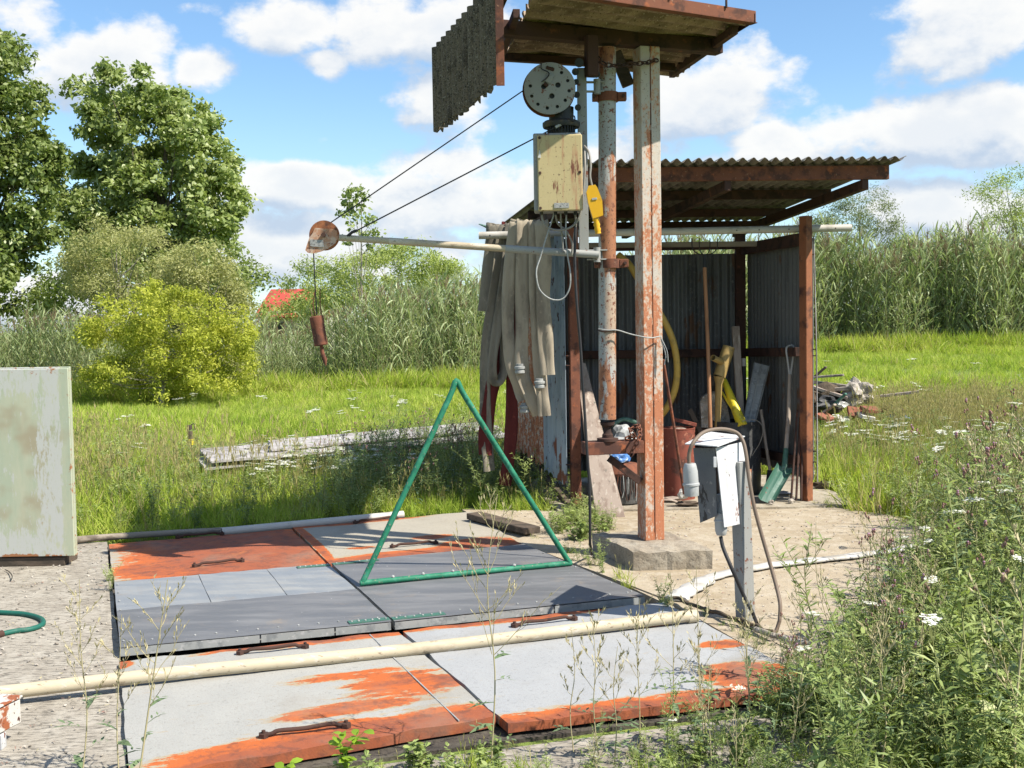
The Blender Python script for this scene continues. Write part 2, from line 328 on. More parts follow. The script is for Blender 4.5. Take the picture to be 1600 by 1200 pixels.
def leaf_mat(name, cols, trans=.35, rough=.6, hue_obj=.25, spec=.25):
    m, t, p, o = new_mat(name)
    ri = t.n('ShaderNodeNewGeometry').outputs['Random Per Island']
    ro = t.n('ShaderNodeObjectInfo').outputs['Random']
    pz = t.n('ShaderNodeNewGeometry').outputs['Position']
    sp = t.ss(t.noise(pz, .9, 4, .65), .32, .68)      # clumps of older and younger foliage
    f = t.math('ADD', t.math('MULTIPLY', ri, 1 - hue_obj), t.math('MULTIPLY', ro, hue_obj))
    f = t.math('ADD', t.math('MULTIPLY', f, .62), t.math('MULTIPLY', sp, .38))
    cr = t.n('ShaderNodeValToRGB'); t.put(cr.inputs[0], f)
    cr.color_ramp.elements[0].color = (*cols[0], 1); cr.color_ramp.elements[1].color = (*cols[-1], 1)
    for i, c in enumerate(cols[1:-1]):
        e = cr.color_ramp.elements.new((i + 1) / (len(cols) - 1)); e.color = (*c, 1)
    t.put(p.inputs['Base Color'], cr.outputs[0]); p.inputs['Roughness'].default_value = rough
    p.inputs['Specular IOR Level'].default_value = spec
    tr = t.n('ShaderNodeBsdfTranslucent'); t.put(tr.inputs[0], t.mix(.5, cr.outputs[0], t.mix(1.0, cr.outputs[0], (1.2, 1.3, .5, 1), 'MULTIPLY')))
    mx = t.n('ShaderNodeMixShader'); mx.inputs[0].default_value = trans
    t.nt.links.new(p.outputs[0], mx.inputs[1]); t.nt.links.new(tr.outputs[0], mx.inputs[2]); t.nt.links.new(mx.outputs[0], o.inputs[0])
leaf_mat('leaf_tree', [(.12, .17, .045), (.27, .34, .10), (.52, .56, .28)], .4, .45, .1, .6)
leaf_mat('leaf_tree_dark', [(.09, .135, .035), (.20, .26, .07), (.38, .43, .17)], .38, .45, .1, .6)
leaf_mat('leaf_olive', [(.22, .23, .09), (.36, .37, .15), (.50, .49, .23)], .4)
leaf_mat('leaf_lime', [(.20, .25, .04), (.42, .45, .065), (.62, .61, .11)], .45)
leaf_mat('leaf_pale', [(.21, .28, .08), (.34, .41, .12), (.47, .52, .20)], .4)
leaf_mat('leaf_greygreen', [(.12, .155, .07), (.20, .24, .11), (.30, .34, .18)], .35)
leaf_mat('reed_leaf', [(.15, .205, .08), (.30, .37, .17), (.53, .57, .34)], .35, .5, .3, .4)
leaf_mat('reed_stem', [(.22, .22, .10), (.32, .30, .15)], .1)
leaf_mat('reed_plume', [(.20, .14, .09), (.28, .22, .14)], .2)
leaf_mat('grass_blade', [(.17, .26, .035), (.31, .42, .055), (.47, .54, .10), (.54, .52, .19)], .45, .6, .4)
leaf_mat('grass_dry', [(.30, .27, .10), (.44, .38, .18), (.34, .34, .11)], .35, .7, .4)
leaf_mat('weed_leaf', [(.07, .115, .035), (.18, .245, .07), (.33, .40, .13), (.52, .54, .27)], .35, .5, .45, .5)
leaf_mat('weed_stem', [(.12, .16, .05), (.20, .21, .08)], .1, .6, .4)
leaf_mat('dry_stem', [(.36, .32, .18), (.48, .42, .25)], .1, .7, .4)
leaf_mat('thistle_leaf', [(.12, .18, .09), (.20, .27, .14)], .25, .5, .3)
leaf_mat('flower_white', [(.68, .68, .62), (.80, .80, .76)], .3, .8, .2)
leaf_mat('flower_pink', [(.40, .20, .32), (.50, .32, .42)], .3, .8, .2)
leaf_mat('bud_brown', [(.20, .11, .09), (.32, .19, .15)], .1, .8, .2)
leaf_mat('lime_leaf', [(.20, .32, .03), (.30, .44, .04)], .4, .5, .2, .4)

def ground_mat():
    m, t, p, o = new_mat('soil')
    v = coords(t, rnd=False)
    col = t.mix(t.ss(t.noise(v, .35, 5), .4, .62), (.13, .20, .035), (.22, .29, .05))
    col = t.mix(t.ss(t.noise(v, 6, 5, .7), .5, .66), col, (.10, .09, .045))
    t.put(p.inputs['Base Color'], col); p.inputs['Roughness'].default_value = 1
    t.put(p.inputs['Normal'], t.bump(t.noise(v, 25, 5, .7), 1, .05))
ground_mat()

# ------------------------------------------------------------------ object helpers
def link(o, parent=None):
    COL.objects.link(o)
    if parent is not None: o.parent = parent
    return o
def tag(o, label=None, cat=None, group=None, kind=None):
    if label: o['label'] = label
    if cat: o['category'] = cat
    if group: o['group'] = group
    if kind: o['kind'] = kind
    return o
def thing(name, loc, label, cat, group=None):
    o = bpy.data.objects.new(name, None); o.empty_display_size = .1
    o.location = Vector(loc); COL.objects.link(o)
    o['_loc'] = tuple(loc)
    return tag(o, label, cat, group)

def frames(path, up=None):
    P = [Vector(p) for p in path]; n = len(P)
    T = []
    for i in range(n):
        t = P[min(i + 1, n - 1)] - P[max(i - 1, 0)]
        T.append(t.normalized() if t.length > 1e-9 else Vector((0, 0, 1)))
    if up is not None:
        u0 = Vector(up)
        out = []
        for t in T:
            a = u0 - t * u0.dot(t)
            if a.length < 1e-4: a = t.orthogonal()
            a.normalize(); out.append((t, a, t.cross(a)))
        return P, out
    a = T[0].orthogonal().normalized(); out = []
    for i, t in enumerate(T):
        if i:
            q = T[i - 1].rotation_difference(t); a = (q @ a)
            a = (a - t * a.dot(t)).normalized()
        out.append((t, a, t.cross(a)))
    return P, out

def catmull(pts, k=6):
    P = [Vector(p) for p in pts]
    if len(P) < 3: return P
    Q = [P[0] * 2 - P[1]] + P + [P[-1] * 2 - P[-2]]
    out = []
    for i in range(1, len(Q) - 2):
        a, b, c, d = Q[i - 1], Q[i], Q[i + 1], Q[i + 2]
        for j in range(k):
            t = j / k
            out.append(.5 * ((2 * b) + (c - a) * t + (2 * a - 5 * b + 4 * c - d) * t * t + (3 * b - a - 3 * c + d) * t ** 3))
    out.append(P[-1]); return out

class MB:
    def __init__(s): s.v = []; s.f = []; s.sm = []; s.mi = []; s.mats = []; s.uv = {}
    def M(s, m):
        if m not in s.mats: s.mats.append(m)
        return s.mats.index(m)
    def add(s, vs, fs, smooth=False, m=None):
        b = len(s.v); s.v.extend([tuple(v) for v in vs]); k = 0 if m is None else s.M(m)
        for f in fs:
            s.f.append([b + i for i in f]); s.sm.append(smooth); s.mi.append(k)
        return s
    def box(s, c, size, rot=None, bev=0.0, m=None):
        """box centred at c; rot a 3x3 matrix"""
        bm = bmesh.new(); bmesh.ops.create_cube(bm, size=1)
        for v in bm.verts: v.co = Vector((v.co.x * size[0], v.co.y * size[1], v.co.z * size[2]))
        if bev: bmesh.ops.bevel(bm, geom=list(bm.edges), offset=bev, segments=1, affect='EDGES')
        Rm = rot if rot is not None else Matrix.Identity(3)
        vs = [Rm @ v.co + Vector(c) for v in bm.verts]; bm.verts.index_update()
        fs = [[v.index for v in f.verts] for f in bm.faces]; bm.free()
        return s.add(vs, fs, False, m)
    def beam(s, a, b, wdt, hgt, up=(0, 0, 1), bev=.002, m=None):
        """rectangular bar from a to b; hgt along up, wdt across"""
        a, b = Vector(a), Vector(b); t = (b - a); L = t.length; t.normalize()
        u = Vector(up) - t * Vector(up).dot(t); u.normalize(); x = t.cross(u)
        rot = Matrix((t, x, u)).transposed()
        return s.box((a + b) / 2, (L, wdt, hgt), rot, bev, m)
    def tube(s, path, r, n=10, caps=True, m=None):
        P, F = frames(path); rs = r if isinstance(r, (list, tuple)) else [r] * len(P)
        vs = []; fs = []
        for i, p in enumerate(P):
            t, a, b = F[i]
            for j in range(n):
                an = 2 * math.pi * j / n; vs.append(p + (a * math.cos(an) + b * math.sin(an)) * rs[i])
        for i in range(len(P) - 1):
            for j in range(n):
                k = (j + 1) % n; fs.append([i * n + j, i * n + k, (i + 1) * n + k, (i + 1) * n + j])
        s.add(vs, fs, True, m)
        if caps:
            s.add(vs[:n], [list(range(n))[::-1]], False, m); s.add(vs[-n:], [list(range(n))], False, m)
        return s
    def cyl(s, a, b, r, n=16, m=None): return s.tube([a, b], r, n, True, m)
    def pipe(s, a, b, r, th, n=20, m=None):
        """hollow pipe with open ends"""
        a, b = Vector(a), Vector(b)
        s.tube([a, b], r, n, False, m); s.tube([b, a], r - th, n, False, m)
        P, F = frames([a, b])
        for k, p in enumerate(P):
            t, x, y = F[k]; o_ = []; i_ = []
            for j in range(n):
                an = 2 * math.pi * j / n; dv = x * math.cos(an) + y * math.sin(an)
                o_.append(p + dv * r); i_.append(p + dv * (r - th))
            s.add(o_ + i_, [[j, (j + 1) % n, n + (j + 1) % n, n + j] if k else [j, n + j, n + (j + 1) % n, (j + 1) % n] for j in range(n)], False, m)
        return s
    def sweep(s, path, prof, up, closed_prof=True, smooth=True, caps=True, m=None):
        """prof: list of (a, b) in metres, a along 'up', b sideways"""
        P, F = frames(path, up); vs = []; fs = []; n = len(prof)
        for i, p in enumerate(P):
            t, a, b = F[i]
            for (x, y) in prof: vs.append(p + a * x + b * y)
        for i in range(len(P) - 1):
            for j in range(n if closed_prof else n - 1):
                k = (j + 1) % n; fs.append([i * n + j, i * n + k, (i + 1) * n + k, (i + 1) * n + j])
        s.add(vs, fs, smooth, m)
        if caps and closed_prof:
            s.add(vs[:n], [list(range(n))[::-1]], False, m); s.add(vs[-n:], [list(range(n))], False, m)
        return s
    def lathe(s, c, prof, n=20, axis=(0, 0, 1), m=None, smooth=True):
        """prof: list of (r, h) along axis"""
        ax = Vector(axis).normalized(); x = ax.orthogonal().normalized(); y = ax.cross(x); c = Vector(c); vs = []; fs = []
        for (r, h) in prof:
            for j in range(n):
                an = 2 * math.pi * j / n; vs.append(c + ax * h + (x * math.cos(an) + y * math.sin(an)) * r)
        i = 0
        while i < len(prof) - 1:
            j0 = i; i += 1
            while i < len(prof) - 1:
                a1 = math.atan2(prof[i][1] - prof[i - 1][1], prof[i][0] - prof[i - 1][0]); a2 = math.atan2(prof[i + 1][1] - prof[i][1], prof[i + 1][0] - prof[i][0])
                if abs((a2 - a1 + math.pi) % (2 * math.pi) - math.pi) > .6: break
                i += 1
            fs = []
            for q in range(i - j0):
                for j in range(n):
                    k = (j + 1) % n; fs.append([q * n + j, q * n + k, (q + 1) * n + k, (q + 1) * n + j])
            s.add(vs[j0 * n:(i + 1) * n], fs, smooth, m)
        if prof[0][0] > 1e-6: s.add(vs[:n], [list(range(n))[::-1]], False, m)
        if prof[-1][0] > 1e-6: s.add(vs[-n:], [list(range(n))], False, m)
        return s
    def prism(s, poly, z0, z1, m=None):
        n = len(poly); vs = [(p[0], p[1], z0) for p in poly] + [(p[0], p[1], z1) for p in poly]
        area = sum(poly[i][0] * poly[(i + 1) % n][1] - poly[(i + 1) % n][0] * poly[i][1] for i in range(n))
        idx = list(range(n)) if area > 0 else list(range(n))[::-1]
        fs = [[n + i for i in idx], idx[::-1]]
        for a in range(n):
            i, j = idx[a], idx[(a + 1) % n]; fs.append([i, j, n + j, n + i])
        return s.add(vs, fs, False, m)
    def quadplate(s, q, th, m=None, uvface=False, nrm=None):
        """plate whose top face is quad q (4 points); thickness th below along normal"""
        q = [Vector(p) for p in q]; nn = (q[1] - q[0]).cross(q[3] - q[0]).normalized()
        if nrm is not None and nn.dot(Vector(nrm)) < 0: nn = -nn
        return s.add(q + [p - nn * th for p in q], [[0, 1, 2, 3], [7, 6, 5, 4], [0, 4, 5, 1], [1, 5, 6, 2], [2, 6, 7, 3], [3, 7, 4, 0]], False, m)
    def corrugated(s, o, u, v, nrm, pitch, amp, th=.004, nv=1, jit=0.0, m=None, seed=0, phase=0.0):
        """corrugated sheet: u across the waves, v along them, waves displaced along nrm"""
        rr = random.Random(seed)
        o, u, v, nrm = Vector(o), Vector(u), Vector(v), Vector(nrm).normalized()
        L = u.length; nu = max(6, int(round(L / pitch * 8))); vs = []; fs = []
        ed = [rr.uniform(-jit, jit) for _ in range(nu + 1)]
        for side in (1, -1):
            for j in range(nv + 1):
                for i in range(nu + 1):
                    w_ = amp * math.sin(2 * math.pi * (i / nu * L / pitch) + phase)
                    vv = j / nv + (ed[i] / v.length if j == 0 else 0)
                    vs.append(o + u * (i / nu) + v * vv + nrm * (w_ + side * th / 2))
        N = (nu + 1) * (nv + 1)
        idx = lambda s_, j, i: s_ * N + j * (nu + 1) + i
        for j in range(nv):
            for i in range(nu):
                fs.append([idx(0, j, i), idx(0, j, i + 1), idx(0, j + 1, i + 1), idx(0, j + 1, i)])
                fs.append([idx(1, j, i), idx(1, j + 1, i), idx(1, j + 1, i + 1), idx(1, j, i + 1)])
        s.add(vs, fs, True, m)
        e = []
        for i in range(nu):
            e.append([idx(0, 0, i), idx(1, 0, i), idx(1, 0, i + 1), idx(0, 0, i + 1)]); e.append([idx(0, nv, i), idx(0, nv, i + 1), idx(1, nv, i + 1), idx(1, nv, i)])
        for j in range(nv):
            e.append([idx(0, j, 0), idx(0, j + 1, 0), idx(1, j + 1, 0), idx(1, j, 0)]); e.append([idx(0, j, nu), idx(1, j, nu), idx(1, j + 1, nu), idx(0, j + 1, nu)])
        s.add(vs, e, False, m)
        return s
    def build(s, name, mat, parent=None, uv=None):
        """origin: the parent's base, or the mesh's own base point when it is top level"""
        V = np.array(s.v, dtype=float)
        if parent is not None:
            q = parent; off = np.zeros(3)
            while q is not None: off += np.array(tuple(q.location)); q = q.parent
        else:
            off = np.array([(V[:, 0].min() + V[:, 0].max()) / 2, (V[:, 1].min() + V[:, 1].max()) / 2, V[:, 2].min()])
        me = bpy.data.meshes.new(name)
        me.from_pydata((V - off).tolist(), [], s.f)
        for mm in (s.mats or [mat]): me.materials.append(MATS[mm or mat])
        me.polygons.foreach_set('use_smooth', s.sm)
        if len(s.mats) > 1: me.polygons.foreach_set('material_index', s.mi)
        if uv is not None:
            ul = me.uv_layers.new(name='UVMap')
            vi = np.empty(len(me.loops), dtype=np.int32); me.loops.foreach_get('vertex_index', vi)
            uvs = np.array([uv(Vector(p)) for p in s.v])
            ul.data.foreach_set('uv', uvs[vi].ravel())
        me.update()
        o = bpy.data.objects.new(name, me)
        if parent is None: o.location = off
        return link(o, parent)

def npmesh(name, V, F, mats, mi=None, smooth=False):
    """fast mesh from numpy: F is (n,4) or (n,3)"""
    me = bpy.data.meshes.new(name)
    k = F.shape[1]
    me.vertices.add(len(V)); me.vertices.foreach_set('co', np.asarray(V, dtype=np.float32).ravel())
    me.loops.add(F.size); me.loops.foreach_set('vertex_index', np.asarray(F, dtype=np.int32).ravel())
    me.polygons.add(len(F)); me.polygons.foreach_set('loop_start', np.arange(0, F.size, k, dtype=np.int32))
    if mi is not None: me.polygons.foreach_set('material_index', np.asarray(mi, dtype=np.int32))
    for m in mats: me.materials.append(MATS[m])
    if smooth: me.polygons.foreach_set('use_smooth', np.ones(len(F), dtype=bool))
    me.update(calc_edges=True); me.validate()
    return me

# ================================================================== SETTING
def smooth(x): x = max(0, min(1, x)); return x * x * (3 - 2 * x)
def gz(x, y):
    return .55 * smooth((x + .5) / 7) * smooth((y - 13) / 17) + .05 * math.sin(x * .7) * smooth((y - 10) / 8) * math.cos(y * .4)
def poly_in(poly, X, Y):
    X = np.asarray(X); Y = np.asarray(Y); c = np.zeros(X.shape, bool); n = len(poly); j = n - 1
    for i in range(n):
        xi, yi = poly[i][0], poly[i][1]; xj, yj = poly[j][0], poly[j][1]
        c ^= ((yi > Y) != (yj > Y)) & (X < (xj - xi) * (Y - yi) / (yj - yi + 1e-12) + xi); j = i
    return c
xs = np.concatenate([-np.geomspace(14, 900, 14)[::-1], np.linspace(-13, 18, 94), np.geomspace(20, 900, 14)])
ys = np.concatenate([[-900, -300, -80, -20], np.linspace(-4, 36, 121), np.geomspace(40, 1400, 14)])
GV = np.array([(x, y, gz(x, y) - .045) for y in ys for x in xs]); nx = len(xs)
GF = np.array([(j * nx + i, j * nx + i + 1, (j + 1) * nx + i + 1, (j + 1) * nx + i) for j in range(len(ys) - 1) for i in range(nx - 1)])
o = bpy.data.objects.new('ground', npmesh('ground', GV, GF, ['soil'], smooth=True)); link(o); tag(o, kind='structure')

def rough_poly(pts, step=.25, jit=.02, seed=1):
    rr = random.Random(seed); out = []
    for i in range(len(pts)):
        a, b = Vector(pts[i][:2]), Vector(pts[(i + 1) % len(pts)][:2]); n = max(1, int((b - a).length / step))
        nrm = Vector((-(b - a).y, (b - a).x)).normalized() if (b - a).length else Vector((0, 0))
        for k in range(n):
            p = a.lerp(b, k / n)
            if k: p = p + nrm * rr.uniform(-jit, jit)
            out.append((p.x, p.y))
    return out
APRON = rough_poly([G(-500, 858), G(40, 852), G(167, 846), G(192, 1060), G(206, 1290), G(-1400, 1290)], .3, .006)
o = MB().prism(APRON, -.25, 0).build('concrete_paving', 'rough_concrete'); tag(o, 'weathered rough concrete apron beside the hatch covers', kind='structure')
PAD = rough_poly([G(722, 797), G(905, 800), G(1290, 792), G(1400, 806), G(1470, 838), G(1520, 900), G(1475, 985), G(1400, 1060), G(1320, 1105), G(1010, 930), G(815, 850)], .3, .02, 2)
o = MB().prism(PAD, -.2, .004).build('concrete_path', 'beige_concrete'); tag(o, 'sandy concrete yard in front of the shed', kind='structure')
FLOOR = rough_poly([(.35, 9.0), (2.75, 9.05), (2.75, 10.9), (.0, 10.9)], .25, .03, 3)
o = MB().prism(FLOOR, -.2, .02).build('floor', 'floor_concrete'); tag(o, 'chipped concrete floor slab of the shed', kind='structure')
rim = [G(1035, 938), G(1065, 930), G(1330, 1075), G(1300, 1090)]
o = MB().prism([(p.x, p.y) for p in rim], -.2, .014).build('kerb', 'beige_concrete'); tag(o, kind='structure')
rim2 = [G(800, 846), G(830, 838), G(1068, 931), G(1038, 938)]
o = MB().prism([(p.x, p.y) for p in rim2], -.2, .012).build('kerb', 'beige_concrete'); tag(o, kind='structure')
PIT = [G(150, 846), G(745, 796), G(1300, 1082), G(782, 1146), G(195, 1226)]
o = MB().prism([(p.x, p.y) for p in PIT], -.3, -.03).build('pit_floor', 'pit_dark'); tag(o, kind='structure')
FRONT = rough_poly([G(196, 1225), G(480, 1195), G(790, 1155), G(1330, 1090), G(1500, 1300), G(190, 1300)], .3, .02, 5)
o = MB().prism(FRONT, -.25, -.034).build('concrete_step', 'rough_concrete'); tag(o, kind='structure')
PAVED = [[(p[0], p[1]) for p in q] for q in (APRON, PAD, FLOOR, PIT, FRONT)]

# ================================================================== HATCH COVERS
def handle(parent, a, b, z, seed=0, name='handle'):
    rr = random.Random(seed); A, B = G(*a, z), G(*b, z); t = (B - A).normalized(); up = Vector((0, 0, 1)); L = (B - A).length
    P = catmull([A + up * .010, A + t * .03 + up * .012, A + t * .055 + up * .020, A + t * L * .5 + up * .017, B - t * .055 + up * .022, B - t * .03 + up * .014, B + up * .014], 4)
    h = MB().tube(P, .0085, 8).build(name, 'rust_dark', parent)
    for p in (A, B):
        n = MB().lathe(p - up * .0, [(.0, 0), (.019, 0), (.019, .018), (.0, .018)], 6, m=None, smooth=False)
        n.tube([p - up * .0, p + up * .028], .008, 6); n.build('nut', 'rust_dark', h)
    return h
def lid(name, q, z, th, mat, label, gap=.0):
    Q = [G(*p, z) for p in q]
    c = sum(Q, Vector()) / 4
    t = thing(name, (c.x, c.y, z - th), label, 'hatch cover', 'steel covers over the pit')
    # uv by inverse bilinear through least squares on the quad
    A = np.array([[p.x, p.y, p.x * p.y, 1] for p in Q]); uvt = np.array([[0, 0], [1, 0], [1, 1], [0, 1]])
    K = np.linalg.solve(A, uvt)
    mp = lambda p: tuple(np.array([p.x, p.y, p.x * p.y, 1]) @ K)
    return t, Q, mp
def sub_(Q, u0, u1, v0, v1):
    f = lambda u, v: (Q[0].lerp(Q[1], u)).lerp(Q[3].lerp(Q[2], u), v)
    return [f(u0, v0), f(u1, v0), f(u1, v1), f(u0, v1)]
def grid_plate(Q, z, th, nu, nv, mb, bow=.004, seed=0, rag=.0):
    """top plate as a slightly uneven grid with folded-down rim"""
    rr = random.Random(seed); V = []; ph = rr.uniform(0, 6)
    for j in range(nv + 1):
        for i in range(nu + 1):
            a = Q[0].lerp(Q[1], i / nu); b = Q[3].lerp(Q[2], i / nu); p = a.lerp(b, j / nv)
            e = (i in (0, nu)) or (j in (0, nv))
            dz = bow * math.sin(i * 1.3 + ph) * math.cos(j * 1.1 + ph * 2) + (rr.uniform(-rag, 0) if e else 0)
            V.append(Vector((p.x + (rr.uniform(-rag, rag) if e else 0), p.y + (rr.uniform(-rag, rag) if e else 0), z + dz)))
    F = [[j * (nu + 1) + i, (j + 1) * (nu + 1) + i, (j + 1) * (nu + 1) + i + 1, j * (nu + 1) + i + 1] for j in range(nv) for i in range(nu)]
    ring = [i for i in range(nu + 1)] + [(j) * (nu + 1) + nu for j in range(1, nv + 1)] + [nv * (nu + 1) + i for i in range(nu - 1, -1, -1)] + [j * (nu + 1) for j in range(nv - 1, 0, -1)]
    n0 = len(V); low = []
    for k in ring: low.append(len(V)); V.append(Vector((V[k].x, V[k].y, z - th)))
    m = len(ring)
    W_ = [[ring[i], ring[(i + 1) % m], low[(i + 1) % m], low[i]] for i in range(m)]
    mb.add(V, F, False); mb.add(V, W_, False); mb.add(V, [low[::-1]], False)
    return mb
def plate(t, Q, z, th, mat, mp, seed, bow=.003, rag=.004, name='plate', nu=14, nv=10):
    o = grid_plate(Q, z, th, nu, nv, MB(), bow, seed, rag).build(name, mat, t, uv=mp)
    return o
ZC, TC, ZS, TS = .022, .036, .046, .044
t, Q, mp = lid('hatch_cover', [(170, 850), (455, 826), (511, 881), (178, 908)], ZC, TC, '', 'heavily rusted orange hatch cover with ragged white paint, behind the pale blue steel lid')
plate(t, Q, ZC, TC, 'cover_back_rusty', mp, 1); handle(t, (278, 841), (347, 836), ZC); handle(t, (304, 886), (378, 878), ZC)
t, Q, mp = lid('hatch_cover', [(458, 824), (737, 799), (813, 850), (515, 880)], ZC, TC, '', 'cream painted hatch cover with thick rust on its front edge, farthest from the camera')
plate(t, Q, ZC, TC, 'cover_back_white', mp, 2); handle(t, (555, 818), (619, 811), ZC); handle(t, (613, 856), (681, 850), ZC)
t, Q, mp = lid('hatch_cover', [(186, 1033), (622, 986), (776, 1119), (203, 1215)], ZC, TC + .005, '', 'white hatch cover with orange rust streaks, nearest the rough concrete apron')
plate(t, Q, ZC, TC + .005, 'cover_front_left', mp, 3, nu=20, nv=14); handle(t, (375, 1023), (477, 1013), ZC); handle(t, (412, 1153), (541, 1137), ZC)
qs = sub_(Q, .886, .890, .01, .99); MB().quadplate([p + Vector((0, 0, .0035)) for p in qs], .004, nrm=(0, 0, 1)).build('weld_seam', 'galvanised', t)
t, Q, mp = lid('hatch_cover', [(630, 984), (1037, 940), (1290, 1072), (793, 1131)], ZC, TC, '', 'pale grey hatch cover with a few rust patches, partly hidden by tall weeds')
plate(t, Q, ZC, TC, 'cover_front_right', mp, 4, nu=20, nv=14); handle(t, (804, 980), (897, 969), ZC)
# steel lids -------------------------------------------------------
def sub(Q, u0, u1, v0, v1):
    f = lambda u, v: (Q[0].lerp(Q[1], u)).lerp(Q[3].lerp(Q[2], u), v)
    return [f(u0, v0), f(u1, v0), f(u1, v1), f(u0, v1)]
def steel_lid(q, label, left):
    t, Q, mp = lid('steel_cover', q, ZS, TS, '', label)
    up = Vector((0, 0, 1))
    grid_plate(sub(Q, .004, .996, .004, .99), ZS - .006, TS - .006, 2, 2, MB(), 0).build('frame', 'galvanised', t)
    if left:
        sheets = [(0, .38, 0, .52, 'lid_steel_blue', 0), (.38, .70, 0, .53, 'lid_steel_blue', .001), (.70, 1, .0, .52, 'lid_steel_blue', .002), (0, 1, .50, 1, 'lid_steel_dark', .004)]
    else:
        sheets = [(0, 1, 0, .50, 'lid_steel_dark', .002), (0, 1, .48, 1, 'lid_steel_dark', .005)]
    for k, (u0, u1, v0, v1, m, dz) in enumerate(sheets):
        grid_plate([p + up * dz for p in sub(Q, u0 + .001, u1 - .001, v0, v1)], ZS + dz, .002, 12, 6, MB(), .0016, k + (5 if left else 9), .001).build('sheet_panel', m, t)
    # flange pieces along the front
    for (u0, u1) in ([(0, .5), (.5, .78), (.78, 1)] if left else [(0, .62), (.62, 1)]):
        a, b = Q[3].lerp(Q[2], u0 + .003), Q[3].lerp(Q[2], u1 - .003)
        MB().beam(a + Vector((0, -.004, -.019)), b + Vector((0, -.004, -.019)), .003, .036, bev=0).build('flange', 'galvanised', t)
    sc = MB()
    rr = random.Random(4 + left)
    for k in range(13):
        p = sub(Q, (k + .5) / 13, 1, .94, 1)[0]; sc.lathe(p + up * .004, [(.006, 0), (.006, .003), (.003, .005)], 6)
    for k in range(7):
        p = sub(Q, (.985 if not left else .015), 1, (k + .5) / 7, 1)[0]; sc.lathe(p + up * .004, [(.006, 0), (.006, .003), (.003, .005)], 6)
    so = sc.build('screws', 'galvanised', t); so['kind'] = 'stuff'; so.name = 'screw_row'
    return t, Q
tl, QL = steel_lid([(178, 909), (513, 881), (612, 972), (187, 1013)], 'low steel lid patched from pale blue and dark grey sheets', True)
tr, QR = steel_lid([(517, 880), (820, 850), (1008, 932), (616, 972)], 'dark grey steel lid carrying a tall green triangular frame', False)
def strip(par, Q, u0, u1, v0, v1, z=.008):
    q = [p + Vector((0, 0, z)) for p in sub(Q, u0, u1, v0, v1)]
    s = MB().quadplate(q, .005, nrm=(0, 0, 1)).build('hinge_strip', 'green_steel', par)
    sc = MB()
    for k in range(6):
        p = q[0].lerp(q[1], (k + .5) / 6).lerp(q[3].lerp(q[2], (k + .5) / 6), .5); sc.lathe(p, [(.006, 0), (.006, .003), (.003, .005)], 6)
    s2 = sc.build('screw_row', 'galvanised', s); s2['kind'] = 'stuff'
strip(tl, QL, .84, 1.0, .02, .05); strip(tl, QL, .84, 1.0, .95, .985)
strip(tr, QR, .0, .22, .02, .05); strip(tr, QR, .0, .2, .955, .985)
A, B = G(566, 911, ZS + .02), G(890, 880, ZS + .02)
ap = D(713, 598, (A.y + B.y) / 2 + .02)
ta = (ap - A).normalized(); tb = (ap - B).normalized()
pth = [A] + [A.lerp(ap, .5), ap - ta * .10] + catmull([ap - ta * .10, ap - ta * .055 + Vector((0, 0, .004)), ap + Vector((.0, 0, .012)), ap - tb * .055 + Vector((0, 0, .004)), ap - tb * .10], 4)[1:-1] + [ap - tb * .10, B.lerp(ap, .5), B]
fr = MB().tube(pth, .0165, 12); fr.tube([A - (B - A).normalized() * .012, B + (B - A).normalized() * .012], .0165, 12)
fo = fr.build('lifting_frame', 'green_paint', tr); fo['label'] = 'green tube bent into a tall triangle, bolted to the lid'
for k in (.14, .28, .42, .72): 
    p = A.lerp(B, k) + Vector((0, 0, .016)); MB().lathe(p, [(.011, 0), (.011, .006), (.006, .012), (0, .012)], 6, smooth=False).build('bolt', 'galvanised', fo)

# ================================================================== THINGS ON THE SLABS
def single(mb, name, mat, label, cat, group=None, uv=None, kind=None):
    return tag(mb.build(name, mat, uv=uv), label, cat, group, kind)
def px_path(lst, k=6):          # (px, py, Y) list -> smooth 3D path
    return catmull([D(*p) for p in lst], k)
pa, pb = G(-90, 1094, ZC + .03), G(1088, 963, ZC + .03)
single(MB().tube([pa.lerp(pb, i / 16) + Vector((0, 0, .006 * math.sin(i * .5))) for i in range(17)], .0285, 16, False).pipe(pb - (pb - pa).normalized() * .05, pb + (pb - pa).normalized() * .002, .0285, .003), 'plastic_pipe', 'cream_plastic',
       'long cream plastic pipe lying across the nearer hatch covers and apron', 'pipe')
pa, pb = G(346, 831, .035), G(630, 804, .035)
m_ = MB().pipe(pa, pb, .030, .003)
m_.tube([pa.lerp(pb, .02), pa.lerp(pb, .98)], .027, 12)
single(m_, 'plastic_pipe', 'white_plastic', 'short white plastic pipe lying along the back edge of the hatch covers', 'pipe')
pth = catmull([G(60, 851, .03), G(125, 843, .03), G(200, 837, .03), G(280, 832, .03), G(352, 828, .03)], 5)
single(MB().tube(pth, [.026 - .0003 * i for i in range(len(pth))], 10), 'wooden_pole', 'old_wood_flat', 'thin bare wooden pole lying end to end with the short white pipe', 'pole')
a, b = G(740, 805, .06), G(833, 829, .05)
single(MB().beam(a, b, .13, .045, bev=.004), 'wooden_plank', 'dark_wood', 'weathered dark grey plank lying at the corner of the farthest hatch cover', 'plank')
